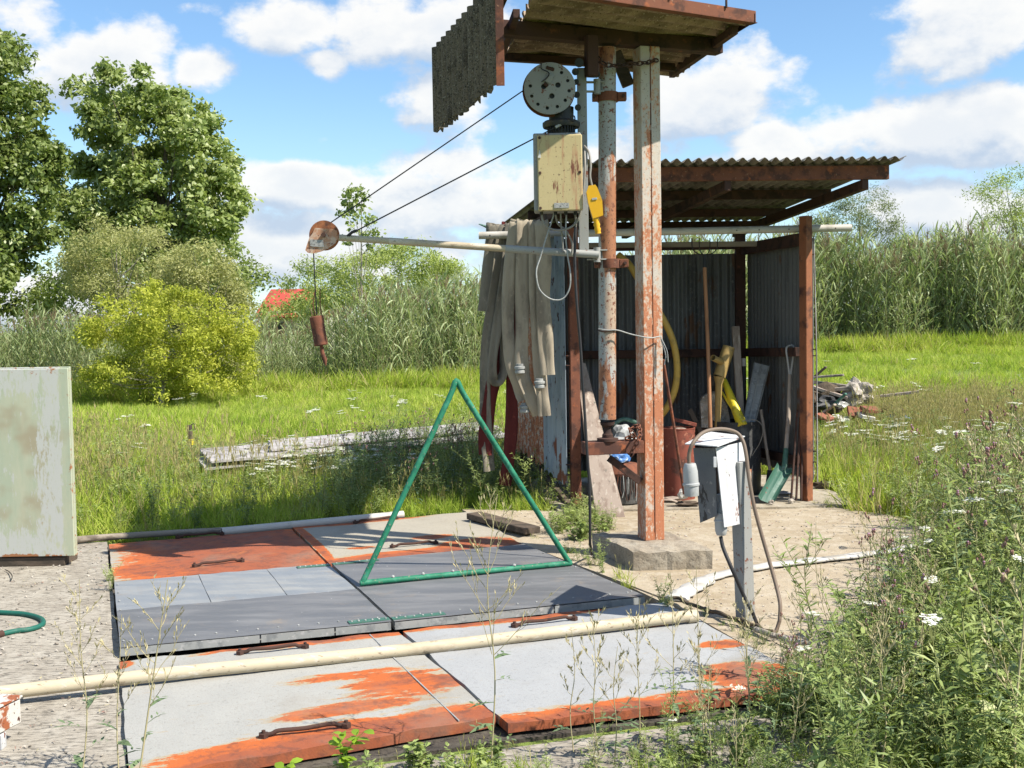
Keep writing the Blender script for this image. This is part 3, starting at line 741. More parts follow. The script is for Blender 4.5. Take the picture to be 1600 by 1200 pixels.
# garden hose loop
def hz(px, py, z=.012): return G(px, py, z)
pth = catmull([hz(-260, 948), hz(-120, 951), hz(0, 957), hz(40, 960), hz(64, 967), hz(66, 976), hz(48, 983), hz(25, 986), hz(6, 990), hz(-8, 993)], 6)
t = thing('garden_hose', hz(30, 975, 0), 'dark green garden hose curling back on the rough concrete', 'hose')
MB().tube(pth, .0135, 10).build('hose', 'garden_hose', t)
MB().cyl(hz(4, 990, .014), hz(-50, 1004, .016), .018, 12).build('connector', 'rust_dark', t)
pth = catmull([hz(8, 890), hz(14, 893), hz(19, 900, .02), hz(17, 907, .01)], 5)
single(MB().tube(pth, .003, 6), 'wire_hook', 'dark_steel', 'short bent wire lying by the dark plinth of the pale green cabinet', 'wire')
# cabinet
Yc = 7.3
BR, TR = D(119, 868, Yc), D(104, 573, Yc)
t = thing('metal_cabinet', (BR.x - .6, Yc, 0), 'pale green metal cabinet with flaking white paint and rusty edges', 'cabinet')
zb, zt = BR.z, TR.z
cx = BR.x
m_ = MB().box((cx - .55 , Yc + .016, (zb + zt) / 2), (1.10, .028, zt - zb), None, .003)
m_.build('body', 'cabinet_paint', t)
lx = (TR.x - BR.x)
fm = MB().box((cx - .55 - .0, Yc - .012, (zb + zt) / 2 - .004), (1.096, .022, zt - zb - .012), Matrix.Rotation(R(0), 3, 'Y'), .003).build('door', 'cabinet_paint', t)
MB().box((cx - .55 - .06, Yc + .10, zb / 2 - .003), (1.08, .22, zb - .006), None, .004).build('plinth', 'dark_wood', t)
# low white box at the frame's edge
Yb = 4.02
p0, p1 = D(6, 1112, Yb), D(4, 1165, Yb)
t = thing('junction_box', (p0.x - .15, Yb + .1, 0), 'low white metal box with peeling paint and orange rust on a thin leg', 'box')
zt = p0.z
MB().box((p0.x - .15, Yb + .12, zt - .05), (.26, .14, .09), Matrix.Rotation(R(-14), 3, 'Z'), .004).build('body', 'peeling_white', t)
MB().box((p0.x - .15, Yb + .12, zt + .004), (.27, .15, .007), Matrix.Rotation(R(-14), 3, 'Z'), .001).build('lid', 'peeling_white', t)
MB().box((p0.x - .05, Yb + .06, (zt - .10) / 2), (.04, .04, zt - .10), None, .002).build('leg', 'paint_white', t)

# ================================================================== HOIST STAND
PX, PY = .865, 7.24
def rotz(a): return Matrix.Rotation(R(a), 3, 'Z')
t = thing('hoist_stand', (PX, PY, 0), 'tall rusty steel post on a concrete block carrying a corrugated canopy', 'hoist stand')
# block
b0, b1, b2 = G(990, 893), G(1114, 890), G(941, 868)
u = b1 - b0; v = b2 - b0; v = v * 1.0
q = [b0, b1, b1 + v * 1.35, b0 + v * 1.35]
bmx = MB(); rr = random.Random(3)
nu, nv = 12, 8; V = []; F = []
hb = .125
def bp(i, j, k):
    s_, t_ = i / nu, j / nv
    p = q[0].lerp(q[1], s_).lerp(q[3].lerp(q[2], s_), t_)
    return Vector((p.x, p.y, k))
ringxy = [(i, 0) for i in range(nu + 1)] + [(nu, j) for j in range(1, nv + 1)] + [(i, nv) for i in range(nu - 1, -1, -1)] + [(0, j) for j in range(nv - 1, 0, -1)]
top = {}
for i in range(nu + 1):
    for j in range(nv + 1):
        top[i, j] = len(V); e = i in (0, nu) or j in (0, nv)
        V.append(bp(i, j, hb + rr.uniform(-.006, .004) - (.012 * rr.random() if e else 0)) + Vector((rr.uniform(-.003, .003), rr.uniform(-.003, .003), 0)))
for i in range(nu):
    for j in range(nv): F.append([top[i, j], top[i + 1, j], top[i + 1, j + 1], top[i, j + 1]])
prev = [top[a] for a in ringxy]
for lv in range(1, 5):
    cur = []
    for k, a in enumerate(ringxy):
        cur.append(len(V)); p = V[prev[k]]
        V.append(Vector((p.x + rr.uniform(-.003, .003), p.y + rr.uniform(-.003, .003), hb * (1 - lv / 4) - .01)))
    m_ = len(ringxy)
    for k in range(m_): F.append([prev[k], cur[k], cur[(k + 1) % m_], prev[(k + 1) % m_]])
    prev = cur
bmx.add(V, F, False).build('concrete_footing', 'block_concrete', t)
ZTOP = 3.19
rp = rotz(15)
def lp(x, y, z): return Vector((PX, PY, 0)) + rp @ Vector((x, y, 0)) + Vector((0, 0, z))
for s_ in (-1, 1):       # two channels welded lips together
    MB().box(lp(s_ * .0325, 0, (ZTOP + hb) / 2 - .003), (.0635, .135, ZTOP - hb), rp, .004).build('channel', 'post_paint', t)
wm = MB()
rr = random.Random(9); z = hb + .05
while z < ZTOP:
    l = rr.uniform(.02, .25); wm.tube([lp(rr.uniform(-.001, .001), -.0675, z), lp(0, -.0675, min(z + l, ZTOP))], .003, 5); z += l + rr.uniform(.0, .08)
wm.build('weld_seam', 'rust', t)
# bracket
zb = D(960, 700, 7.1).z
ba, bb = D(912, 699, 7.12), D(1001, 699, 7.2)
ba.z = bb.z = zb
MB().beam(ba, bb, .13, .078, bev=.003).build('bracket_arm', 'rust', t)
MB().beam(D(952, 716, 7.18), D(1000, 752, 7.2), .05, .045, bev=.002).build('brace', 'rust_dark', t)
# beam and hanger under the canopy
FLc, FRc, BRc, BLc = D(842, -18, 6.24), D(1175, 31, 6.97), D(1045, 108, 8.35), D(788, 90, 7.83)
zc = 3.30
nrm = Vector((0, 0, 1))
ma, mb_ = D(770, 48, 7.0), D(1110, 80, 7.62)
# main beam passes over the post
ba = Vector((-.10, 6.86, 3.235)); bb = Vector((1.36, 7.46, 3.235))
MB().beam(ba, bb, .09, .085, bev=.003).build('canopy_beam', 'rust_dark', t)
ba2 = Vector((-.03, 7.62, 3.235)); bb2 = Vector((1.15, 8.02, 3.235))
MB().beam(ba2, bb2, .05, .05, bev=.003).build('canopy_beam', 'rust_dark', t)
for (a_, b_) in ((Vector((.06, 6.60, 3.245)), Vector((-.06, 7.86, 3.245))), (Vector((1.38, 7.05, 3.245)), Vector((1.17, 8.28, 3.245)))):
    MB().beam(a_, b_, .04, .05, bev=.002).build('cross_beam', 'rust_dark', t)
for f in (0, 1):
    pass
# roof sheets (two), waves running along the long side
U = BLc - FLc; Vv = FRc - FLc
FLc.z = FRc.z = BRc.z = BLc.z = zc
Vv = FRc - FLc; Uv = BLc - FLc
MB().corrugated(FLc, Uv * .56, Vv, (0, 0, 1), .146, .024, .008, 6, .008, seed=1).build('roof_sheet', 'fibre_cement', t)
MB().corrugated(FLc + Uv * .53 + Vector((0, 0, -.012)), Uv * .47, Vv * .97 , (0, 0, 1), .146, .024, .008, 6, .015, seed=2, phase=1.0).build('roof_sheet', 'fibre_cement', t)
# angle along the front edge
d_ = Vv.normalized()
fa, fb = FLc - d_ * .02, FRc + d_ * .02
g = Uv.normalized()
MB().beam(fa - g * .02 + Vector((0, 0, -.002)), fb - g * .02 + Vector((0, 0, -.002)), .004, .065, bev=0).beam(fa + g * .01 + Vector((0, 0, -.037)), fb + g * .01 + Vector((0, 0, -.037)), .06, .004, bev=0).build('edge_angle', 'rust', t)
MB().beam(FRc - g * .02 + Vector((.012, 0, -.01)), BRc + Vector((.012, 0, -.01)), .004, .05, bev=0).build('edge_angle', 'rust_dark', t)
for k in (.3, .58, .85):
    p = fa.lerp(fb, k) - g * .03 + Vector((0, 0, .02)); MB().cyl(p, p + Vector((0, 0, .045)), .007, 8).build('bolt', 'rust_dark', t)
# side sheet
s0, s1 = D(777, 134, 6.35), D(683, 205, 7.87)
s1.z = s0.z = 2.80
MB().corrugated(s0, s1 - s0, Vector((0, 0, .56)), (s1 - s0).cross(Vector((0, 0, 1))), .146, .024, .008, 5, .014, seed=5).build('side_sheet', 'fibre_lichen', t)
MB().beam(s0 + Vector((.018, -.01, -.01)), s0 + Vector((.018, -.01, .64)), .045, .006, up=(0, -1, 0), bev=.001).build('edge_angle', 'rust', t)
MB().beam(s0 + Vector((.05, .04, .50)), s1 + Vector((.05, 0, .50)), .04, .04, bev=.001).build('side_rail', 'rust_dark', t)
MB().beam(s0 + Vector((.05, .04, .50)), ba + Vector((0, 0, -.02)), .04, .04, bev=.001).build('side_rail', 'rust_dark', t)
p0 = D(924, 92, 7.0); MB().box((p0.x, 7.0, 3.09), (.068, .07, .24), rotz(15), .003).build('hanger', 'rust_dark', t)
wa, wb = D(961, 82, 7.3), D(982, 134, 7.3)
single(MB().beam(wa, wb, .05, .075, bev=.006), 'wood_wedge', 'dark_wood', 'broken dark wood piece wedged under the canopy beside the post', 'wood piece')
# chain round the pipe top
def chain(path, link_r, name, mat, label, cat='chain'):
    P = catmull(path, 8); out = []; L = 0; step = link_r * 2.6; last = P[0]; pts = [P[0]]
    for p in P[1:]:
        while (p - last).length >= step:
            last = last + (p - last).normalized() * step; pts.append(last)
    c = sum(path, Vector()) / len(path)
    t_ = thing(name, c, label, cat)
    for i in range(len(pts) - 1):
        a_, b_ = pts[i], pts[i + 1]; tt = (b_ - a_).normalized(); n0 = tt.orthogonal(); n0.normalize()
        if i % 2: n0 = tt.cross(n0)
        mid = (a_ + b_) / 2; ring = []
        for k in range(9):
            an = 2 * math.pi * k / 8; ring.append(mid + tt * math.cos(an) * link_r * 1.75 + n0 * math.sin(an) * link_r)
        MB().tube(ring, link_r * .33, 5, False).build('link', mat, t_)
    return t_
chain([D(930, 84, 7.02), D(940, 98, 6.98), D(958, 103, 7.0), D(985, 100, 7.05), D(1010, 98, 7.1), D(1032, 92, 7.2)], .014, 'chain', 'rust_dark', 'rusty chain slung round the pipe and post just under the canopy')
rr = random.Random(2); zz = zb + .05
pp = [Vector((D(975, 690, 7.12).x, 7.12, zz))]
base = D(985, 690, 7.14)
pl = []
for k in range(9):
    pl.append(Vector((base.x + rr.uniform(-.06, .06), 7.14 + rr.uniform(-.05, .05), zz + .0 + k * .010)))
pl += [D(1000, 682, 7.02), D(990, 700, 7.04), D(985, 716, 7.04)]
chain(pl, .014, 'chain', 'rust', 'heap of rusty chain on the bracket arm beside the post')

# ================================================================== SWIVEL HOIST
HX, HY = D(950, 500, 7.14).x, 7.14
t = thing('swivel_hoist', (HX, HY, zb + .04), 'swivelling hoist with painted pivot pipe, cable drum and long jib', 'hoist')
pt, pbm = 3.17, D(948, 655, 7.14).z
xa, xb = D(949, 100, 7.14).x, D(949, 655, 7.14).x
MB().tube([(xb, HY, pbm), (xa, HY, pt)], .054, 24).build('pivot_pipe', 'pipe_paint', t)
fz = zb + .04
MB().lathe((xb, HY, fz), [(.0, 0), (.066, 0), (.066, .018), (.034, .022), (.034, .04), (.026, .05), (.022, .075), (.022, .085), (.042, .10), (.046, .118), (.0, .12)], 16).build('pivot_bearing', 'rust_dark', t)
for zz_, lab in ((D(948, 152, 7.14).z, 0), (D(948, 412, 7.14).z, 1)):
    c_ = MB().lathe((xa, HY, zz_ - .028), [(.056, 0), (.064, 0), (.064, .056), (.056, .056)], 24)
    c_.box((xa + .085, HY - .01, zz_), (.055, .05, .05), None, .003); c_.box((xa - .078, HY - .01, zz_), (.035, .05, .05), None, .003)
    co = c_.build('clamp_collar', 'rust', t)
    MB().cyl((xa + .09, HY - .06, zz_), (xa + .09, HY + .03, zz_), .010, 8).build('bolt', 'rust_dark', co)
    MB().cyl((xa - .085, HY - .05, zz_), (xa - .085, HY + .03, zz_), .010, 8).build('bolt', 'rust_dark', co)
Yh = 7.06
c0, c1 = D(911, 106, Yh), D(911, 398, Yh); xc = (c0.x + c1.x) / 2
ch = MB().box((xc, Yh, (c0.z + c1.z) / 2), (.056, .006, c0.z - c1.z), None, .001)
ch.box((xc - .026, Yh + .024, (c0.z + c1.z) / 2), (.005, .042, c0.z - c1.z), None, .001).box((xc + .026, Yh + .024, (c0.z + c1.z) / 2), (.005, .042, c0.z - c1.z), None, .001)
ch.build('mast_channel', 'paint_grey', t)
for py in (135, 398):
    p = D(928, py, Yh + .02)
    hg = MB()
    for dz in (-.028, .028):
        hg.beam((xc + .02, Yh + .03, p.z + dz), (xa - .02, Yh + .04, p.z + dz), .035, .008, bev=.001)
    hg.cyl((p.x + .02, Yh + .03, p.z - .045), (p.x + .02, Yh + .03, p.z + .045), .022, 12)
    hg.build('hinge', 'paint_grey', t)
# jib arm
j0, j1 = D(935, 398, 7.06), D(524, 371, 6.9)
jm = j0.lerp(j1, .25); jm2 = j0.lerp(j1, .36)
MB().tube([j0, j0.lerp(j1, .36)], .0225, 16).build('jib_arm', 'paint_grey', t)
MB().tube([j0.lerp(j1, .355), j0.lerp(j1, .8)], .0205, 16).build('jib_tube', 'cream_plastic', t)
MB().tube([j0.lerp(j1, .79), j1], .0195, 16).build('jib_end', 'jib_paint', t)
# pulley head: two cheeks with sheave between
Yp = 6.9
def cheek(y, grow=0):
    pts = [(488, 365), (483, 372), (479, 384), (477, 391), (481, 395), (490, 396), (502, 393), (513, 388), (524, 380), (528, 372), (526, 360), (520, 358), (492, 356)]
    return [D(px, py, y) for px, py in pts]
def plate_yz(pts, th, mb):
    n = len(pts); b_ = [p + Vector((0, th, 0)) for p in pts]
    F = [list(range(n)), list(range(2 * n - 1, n - 1, -1))] + [[i, n + i, n + (i + 1) % n, (i + 1) % n] for i in range(n)]
    return mb.add(list(pts) + b_, F, False)
ph = MB(); plate_yz(cheek(Yp - .03), .005, ph); plate_yz(cheek(Yp + .03), .005, ph); ho = ph.build('pulley_cheeks', 'orange_paint', t)
pc = D(507, 368, Yp)
sh = MB().lathe(pc + Vector((0, -.022, 0)), [(.0, 0), (.088, 0), (.088, .006), (.066, .012), (.066, .030), (.088, .038), (.088, .044), (.0, .044)], 32, axis=(0, 1, 0)); sh.build('sheave', 'rust_bright', ho)
MB().cyl(pc + Vector((0, -.05, 0)), pc + Vector((0, .05, 0)), .014, 6).build('axle_bolt', 'rust_dark', ho)
lp_ = [D(484, 374, Yp - .036), D(505, 375, Yp - .036), D(506, 386, Yp - .036), D(485, 385, Yp - .036)]
m_ = MB(); plate_yz(lp_, .003, m_); m_.build('name_plate', 'label_print', ho)
# drum
dc = D(859, 138, 6.92)
def plate_holes(c, Rr, holes, th, mb, ax_y=True, n=48):
    bm = bmesh.new()
    def loop(cx, cz, r, k):
        vs = [bm.verts.new((cx + r * math.cos(2 * math.pi * i / k), 0, cz + r * math.sin(2 * math.pi * i / k))) for i in range(k)]
        return [bm.edges.new((vs[i], vs[(i + 1) % k])) for i in range(k)]
    es = loop(0, 0, Rr, n)
    for (hx, hz_, hr) in holes: es += loop(hx, hz_, hr, 12)
    bmesh.ops.triangle_fill(bm, edges=es, use_beauty=True, use_dissolve=False)
    # drop faces inside the holes
    for f in list(bm.faces):
        m__ = f.calc_center_median()
        if any((m__.x - hx) ** 2 + (m__.z - hz_) ** 2 < (hr * .9) ** 2 for hx, hz_, hr in holes): bm.faces.remove(f)
    g_ = bmesh.ops.extrude_face_region(bm, geom=list(bm.faces))
    for v_ in g_['geom']:
        if isinstance(v_, bmesh.types.BMVert): v_.co.y += th
    bmesh.ops.recalc_face_normals(bm, faces=list(bm.faces)); bm.verts.index_update()
    mb.add([v_.co + Vector(c) for v_ in bm.verts], [[v_.index for v_ in f.verts] for f in bm.faces], False); bm.free(); return mb
s_ = 6.92 / 1800
holes = []
for k in range(12):
    a_ = R(90 - 8 - k * 30)
    if k in (10, 11): continue
    holes.append((.116 * math.cos(a_), .116 * math.sin(a_), .0105))
holes += [(.030 * math.cos(R(q_)) * 1.5 + .008, .045 * math.sin(R(q_)), .0165) for q_ in (25, 165, 275)]
dr = plate_holes(dc, .153, holes, .008, MB()).build('drum_plate', 'paint_grey', t)
MB().lathe(dc + Vector((0, .022, 0)), [(0, 0), (.145, 0), (.145, .03), (.0, .03)], 32, axis=(0, 1, 0)).build('drum', 'dark_steel', t)
MB().lathe(dc + Vector((-.004, .058, 0)), [(0, 0), (.158, 0), (.158, .012), (.0, .012)], 40, axis=(0, 1, 0)).build('drum_flange', 'rust', t)
m_ = MB().tube(catmull([D(846, 98, 6.9), D(846, 107, 6.9), D(857, 113, 6.9), D(856, 120, 6.9), D(846, 128, 6.9)], 4), .0035, 6); m_.build('hook_wire', 'dark_steel', dr)
m_ = MB().box(dc + Vector((.0, -.006, .055)), (.036, .008, .05), Matrix.Rotation(R(28), 3, 'Y'), .001); m_.build('patch_plate', 'paint_grey', dr)
MB().box(dc + Vector((-.022, -.004, .022)), (.03, .006, .02), Matrix.Rotation(R(40), 3, 'Y'), .003).build('rust_scab', 'rust_dark', dr); MB().box(dc + Vector((.004, -.004, .115)), (.05, .006, .02), Matrix.Rotation(R(20), 3, 'Y'), .003).build('rust_scab', 'rust_dark', dr)
nz = D(877, 195, 6.98)
MB().cyl(D(877, 212, 7.04), D(877, 168, 7.04), .075, 20).build('gear_neck', 'dark_steel', t)
MB().lathe(D(877, 200, 7.0), [(0, 0), (.108, 0), (.113, .012), (.113, .030), (.1, .04), (0, .04)], 28).build('gear_flange', 'dark_steel', t)
m_ = MB()
for k in range(28):
    a_ = 2 * math.pi * k / 28; c_ = D(877, 204, 6.98); m_.box(c_ + Vector((.078 * math.cos(a_), .078 * math.sin(a_), 0)), (.012, .004, .04), rotz(math.degrees(a_)), 0)
o = m_.build('cooling_fins', 'dark_steel', t); o['kind'] = 'stuff'
# control box
Yx = 6.86
q0, q1 = D(836, 208, Yx), D(911, 329, Yx)
bc = Vector(((q0.x + q1.x) / 2, Yx + .10, (q0.z + q1.z) / 2)); bw, bh = q1.x - q0.x, q0.z - q1.z
MB().box(bc + Vector((-.006, .01, .004)), (bw + .006, .17, bh), rotz(-2), .006).build('control_box', 'paint_grey', t)
lo = MB().box(bc + Vector((.006, -.088, -.004)), (bw - .012, .022, bh - .012), rotz(-2), .006).build('control_box_cover', 'cream_paint', t)
for sx, sz in ((-.43, .45), (.43, .45), (-.43, -.45), (.43, -.45), (-.43, 0), (.42, 0)):
    MB().lathe(bc + Vector((.006 + sx * bw, -.099 - (0 if abs(sz) > .1 else .008), sz * bh - .004)), [(.0, .012), (.009, .012), (.009, 0), (0, 0)], 6, axis=(0, 1, 0), smooth=False).build('screw', 'rust_dark', lo)
m_ = MB(); c_ = bc + Vector((.012, -.101, -.43 * bh))
m_.box(c_, (.088, .003, .030), None, .0005); npo = m_.build('name_plate', 'label_print', lo)
a_ = bc + Vector((-.115, -.100, .25 * bh)); m_ = MB(); plate_yz([a_ + Vector((-.009, 0, -.03)), a_ + Vector((.010, 0, -.03)), a_ + Vector((.004, 0, .012)), a_ + Vector((.0, 0, .018))], .002, m_); m_.build('sticker', 'sticker', lo)
for px in (846, 868, 884, 899):
    p = D(px, 331, Yx + .08); MB().cyl(p + Vector((0, 0, .01)), p - Vector((0, 0, .018)), .011, 8).build('cable_gland', 'dark_steel', t)
# bits clamped to the channel (rollers, links)
for (px, py, r_) in ((905, 98, .028), (899, 112, .022), (900, 128, .018), (901, 148, .02), (903, 168, .02), (932, 116, .022)):
    MB().cyl(D(px, py, 6.98), D(px, py, 7.06), r_, 10).build('roller', 'dark_steel', t)
# cables from the box
def cable(name, lst, r, mat, parent=None, label=None, cat='cable', k=7):
    mb = MB().tube(px_path(lst, k), r, 7)
    if parent is not None: return mb.build(name, mat, parent)
    return single(mb, name, mat, label, cat)
Yk = 6.95
cable('cable', [(846, 333, Yk), (850, 349, Yk), (862, 358, Yk), (880, 359, Yk), (896, 352, Yk), (906, 336, Yk), (911, 300, Yk), (914, 262, Yk), (913, 232, Yk + .05)], .0068, 'grey_cable', t)
cable('cable', [(866, 333, Yk), (860, 352, Yk), (851, 380, Yk), (844, 403, Yk), (838, 425, Yk - .02), (843, 452, Yk - .02), (860, 467, Yk), (879, 467, Yk), (890, 450, Yk), (891, 425, Yk), (887, 400, Yk), (884, 370, Yk), (885, 334, Yk)], .0048, 'galvanised', t)
cable('cable', [(868, 335, Yk), (872, 350, Yk + .03), (884, 360, Yk + .04), (894, 380, Yk + .04), (893, 398, Yk + .05)], .006, 'grey_cable', t)
cable('cable', [(899, 334, Yk), (900, 352, Yk + .02), (897, 372, Yk + .05), (899, 395, Yk + .05)], .006, 'grey_cable', t)
cable('cable', [(876, 333, Yk), (877, 355, Yk + .02), (879, 380, Yk + .05), (880, 395, Yk + .05)], .005, 'grey_cable', t)
# pendant
t2 = thing('hoist_pendant', D(935, 362, 6.86), 'yellow handheld control pendant hanging beside the rusty control box', 'remote control')
ya, yb = D(925, 290, 6.86), D(933, 341, 6.86)
rm = Matrix((((yb - ya).cross(Vector((0, 1, 0)))).normalized(), Vector((0, 1, 0)), -(yb - ya).normalized())).transposed()
def loc_(s_, d__, dy=0): return ya.lerp(yb, s_) + rm @ Vector((d__, dy, 0))
prof = [(-.022, 0), (-.040, .18), (-.040, .5), (-.026, 1.0), (.036, .95), (.044, .5), (.028, .10), (.018, 0)]
pts = [loc_(b_, -a_ if False else a_) for a_, b_ in prof]
pts = [p + Vector((0, -.025, 0)) for p in pts]
m_ = MB(); plate_yz(pts, .05, m_); bo = m_.build('housing', 'yellow_plastic', t2)
hp = [ya.lerp(yb, s_) + rm @ Vector((-.008, 0, 0)) for s_ in (.98, 1.05, 1.12, 1.19, 1.26, 1.33, 1.40, 1.47)]
MB().tube(hp, [.019, .021, .016, .021, .016, .021, .016, .019], 10).build('grip', 'yellow_plastic', t2)
MB().box(loc_(.42, 0, -.028), (.030, .004, .012), rm, .0005).build('name_plate', 'grey_plastic', t2)
MB().box(loc_(.62, .034, 0), (.006, .03, .05), rm, .001).build('button', 'dark_steel', t2)
MB().tube(px_path([(925, 291, 6.86), (922, 275, 6.86), (923, 258, 6.87), (920, 238, 6.9), (913, 228, 6.95)]), .0065, 8).build('cable', 'grey_cable', t2)
# long ground cable
gq = G(930, 872, .01)
pp = px_path([(900, 345, 6.98), (898, 400, 6.96), (901, 470, 6.94), (907, 540, 6.94), (912, 620, 6.94), (917, 700, 6.94), (921, 760, 6.94), (922, 820, 6.94), (922, 850, 6.95)]) + [G(925, 866, .02), G(930, 873, .01)]
single(MB().tube(pp, .0085, 8), 'power_cable', 'black_rubber', 'long dark cable dropping from the hoist to the ground by the footing block', 'cable')
# ropes
single(MB().tube([dc + Vector((-.15, .03, .0)), pc + Vector((.03, 0, .07))], .0038, 6), 'steel_rope', 'dark_steel', 'thin steel rope running from the perforated drum to the pulley wheel', 'rope')
ra = D(893, 186, 6.9); rb = D(558, 360, 6.88)
t3 = thing('stay_rope', rb, 'thin steel stay rope from the gear flange down to the jib end', 'rope')
MB().tube([ra, rb], .0042, 6).build('rope', 'dark_steel', t3)
MB().tube([rb, D(550, 363, 6.88), D(543, 369, 6.9)], .009, 8).build('thimble', 'dark_steel', t3)
MB().tube([D(880, 192, 6.9), D(868, 199, 6.9)], .009, 8).build('ferrule', 'grey_plastic', t3)
ring = [D(895, 185, 6.9) + Vector((.013 * math.cos(k * math.pi / 4), 0, .018 * math.sin(k * math.pi / 4))) for k in range(9)]
MB().tube(ring, .004, 6, False).build('eye', 'dark_steel', t3)
# hanging weight
Yw = 6.9
t4 = thing('hoist_weight', D(505, 572, Yw), 'rusty cylindrical counterweight with a hook hanging from the jib pulley', 'weight')
wa, wb = D(494, 494, Yw), D(502, 540, Yw)
ax = (wb - wa); Lw = ax.length
MB().lathe(wa, [(0, 0), (.038, 0), (.042, .004), (.042, .045), (.0405, .05), (.0405, Lw - .006), (.036, Lw), (0, Lw)], 20, axis=ax).build('weight', 'rust', t4)
MB().tube([D(490, 396, Yw), D(492, 440, Yw), D(495, 492, Yw)], .004, 6).build('rope', 'dark_steel', t4)
for (xa_, xb_) in ((492, 489), (499, 500)):
    MB().tube([D(xa_ + 1, 450, Yw), D(xb_, 475, Yw), D(xb_ + 3, 494, Yw)], .0035, 6).build('wire_sling', 'rust', t4)
MB().tube([D(502, 540, Yw), D(504, 552, Yw), D(508, 562, Yw), D(509, 571, Yw)], [.010, .012, .012, .004], 8).build('hook', 'rust', t4)
MB().tube([D(505, 542, Yw), D(503, 556, Yw), D(507, 568, Yw)], .006, 6).build('hook_tongue', 'rust_dark', t4)
# wire tying pipe to post
zt_ = D(948, 517, 7.1).z
ringp = []
for k in range(17):
    a_ = 2 * math.pi * k / 16; ringp.append((HX + .060 * math.cos(a_), HY + .060 * math.sin(a_), zt_ + .004 * math.sin(k)))
t5 = thing('tie_wire', (HX, HY - .05, zt_), 'wire tying the painted pivot pipe to the rusty post', 'wire')
MB().tube(ringp, .0045, 6, False).build('loop', 'rust_dark', t5)
MB().tube(px_path([(935, 514, 7.07), (950, 516, 7.06), (965, 516, 7.06), (985, 522, 7.1), (1003, 526, 7.1), (1018, 528, 7.12), (1032, 526, 7.16), (1034, 534, 7.16), (1040, 555, 7.15), (1038, 570, 7.15)]), .004, 6).build('strand', 'galvanised', t5)
MB().tube(px_path([(1033, 528, 7.16), (1042, 548, 7.14), (1044, 566, 7.14)]), .003, 6).build('strand', 'galvanised', t5)
single(MB().tube([D(1036, 562, 7.5), D(1052, 660, 7.6), D(1069, 772, 7.7)], .010, 8), 'steel_rod', 'rust', 'thin rusty rod leaning behind the main post beside the red drum', 'rod')
p = D(990, 516, 7.1); 

# ================================================================== SHED
def V3(x, y, z): return Vector((x, y, z))
P1, P2 = (.50, 9.22), (2.38, 9.31)
t = thing('tool_shed', (1.3, 10.0, 0), 'open fronted tool shed of rusty posts and corrugated sheets', 'shed')
# posts
MB().box((P1[0] - .0, P1[1], 1.12), (.078, .06, 2.26), rotz(12), .003).build('post', 'rust', t)
MB().box((P2[0], P2[1], 1.165), (.076, .076, 2.31), rotz(35), .004).build('post', 'post_rust', t)
MB().box((.10, 10.62, 1.15), (.07, .07, 2.3), None, .003).build('post', 'rust_dark', t)
MB().box((2.12, 10.66, 1.15), (.09, .07, 2.3), None, .003).build('post', 'rust_dark', t)
# roof
F0, F1, B0 = D(914, 252, 8.56), D(1417, 248, 8.72), D(786, 349, 10.9)
Uw = F1 - F0; Vw = B0 - F0
nW = Uw.cross(Vw).normalized()
if nW.z < 0: nW = -nW
for k in range(3):
    a_, b_ = k / 3, (k + 1) / 3 + (.012 if k < 2 else 0)
    MB().corrugated(F0 + Uw * a_ + nW * (.003 * k), Uw * (b_ - a_), Vw, nW, .083, .0165, .003, 3, .006, seed=k, phase=2 * math.pi * (Uw.length * a_ / .083)).build('roof_sheet', 'roof_sheet', t)
def roofz(f, drop): return nW * (-drop)
def RP(a_, b_, drop): return F0 + Uw * a_ + Vw * b_ - nW * drop
# purlins along the front, middle and back; rafters beneath
for b_, m_, hgt in ((.055, 'rust', .105), (.40, 'rust_dark', .075), (.72, 'rust_dark', .07), (.965, 'rust_dark', .07)):
    MB().beam(RP(.012 if b_ < .1 else .02, b_, .018 + hgt / 2 + .002), RP(.972, b_, .018 + hgt / 2 + .002), .045, hgt, bev=.003).build('purlin', m_, t)
for a_ in (.05, .46, .895):
    MB().beam(RP(a_, .05, .165), RP(a_, .97, .135), .055, .075, up=nW, bev=.003).build('rafter', 'rust_dark', t)
# beams at post tops
MB().beam(V3(.08, 10.60, 2.18), V3(2.14, 10.64, 2.18), .05, .07, bev=.003).build('top_rail', 'rust_dark', t)
MB().beam(V3(2.36, 9.36, 2.14), V3(2.14, 10.6, 2.14), .05, .10, bev=.003).build('top_rail', 'rust_dark', t)
MB().beam(V3(.48, 9.32, 2.14), V3(.12, 10.6, 2.14), .05, .07, bev=.003).build('top_rail', 'rust_dark', t)
a_, b_ = D(880, 384, 9.9), D(1182, 381, 9.9)
MB().beam(a_, b_, .035, .045, bev=.003).build('tool_rail', 'old_wood_flat', t)
zg = D(1100, 552, 10.5).z
MB().beam(V3(.12, 10.57, zg), V3(2.1, 10.6, zg), .05, .075, bev=.003).build('girt', 'rust_dark', t)
MB().beam(V3(2.34, 9.42, zg + .03), V3(2.15, 10.55, zg), .05, .075, bev=.003).build('girt', 'rust_dark', t)
MB().beam(V3(.10, 10.57, .30), V3(2.1, 10.6, .30), .05, .06, bev=.003).build('girt', 'rust_dark', t)
MB().beam(V3(2.36, 9.42, .33), V3(2.15, 10.55, .30), .05, .075, bev=.003).build('girt', 'rust_dark', t)
# back wall sheets
bw0, bw1 = V3(.06, 10.66, .12), V3(2.16, 10.70, .12); L = bw1 - bw0
for k in range(3):
    MB().corrugated(bw0 + L * (k / 3) + V3(0, .004 * k, 0), L * (1 / 3 + .01), V3(0, 0, 1.99), (0, -1, 0), .075, .0125, .002, 2, .01, seed=k + 10).build('wall_sheet', 'tin_inside', t)
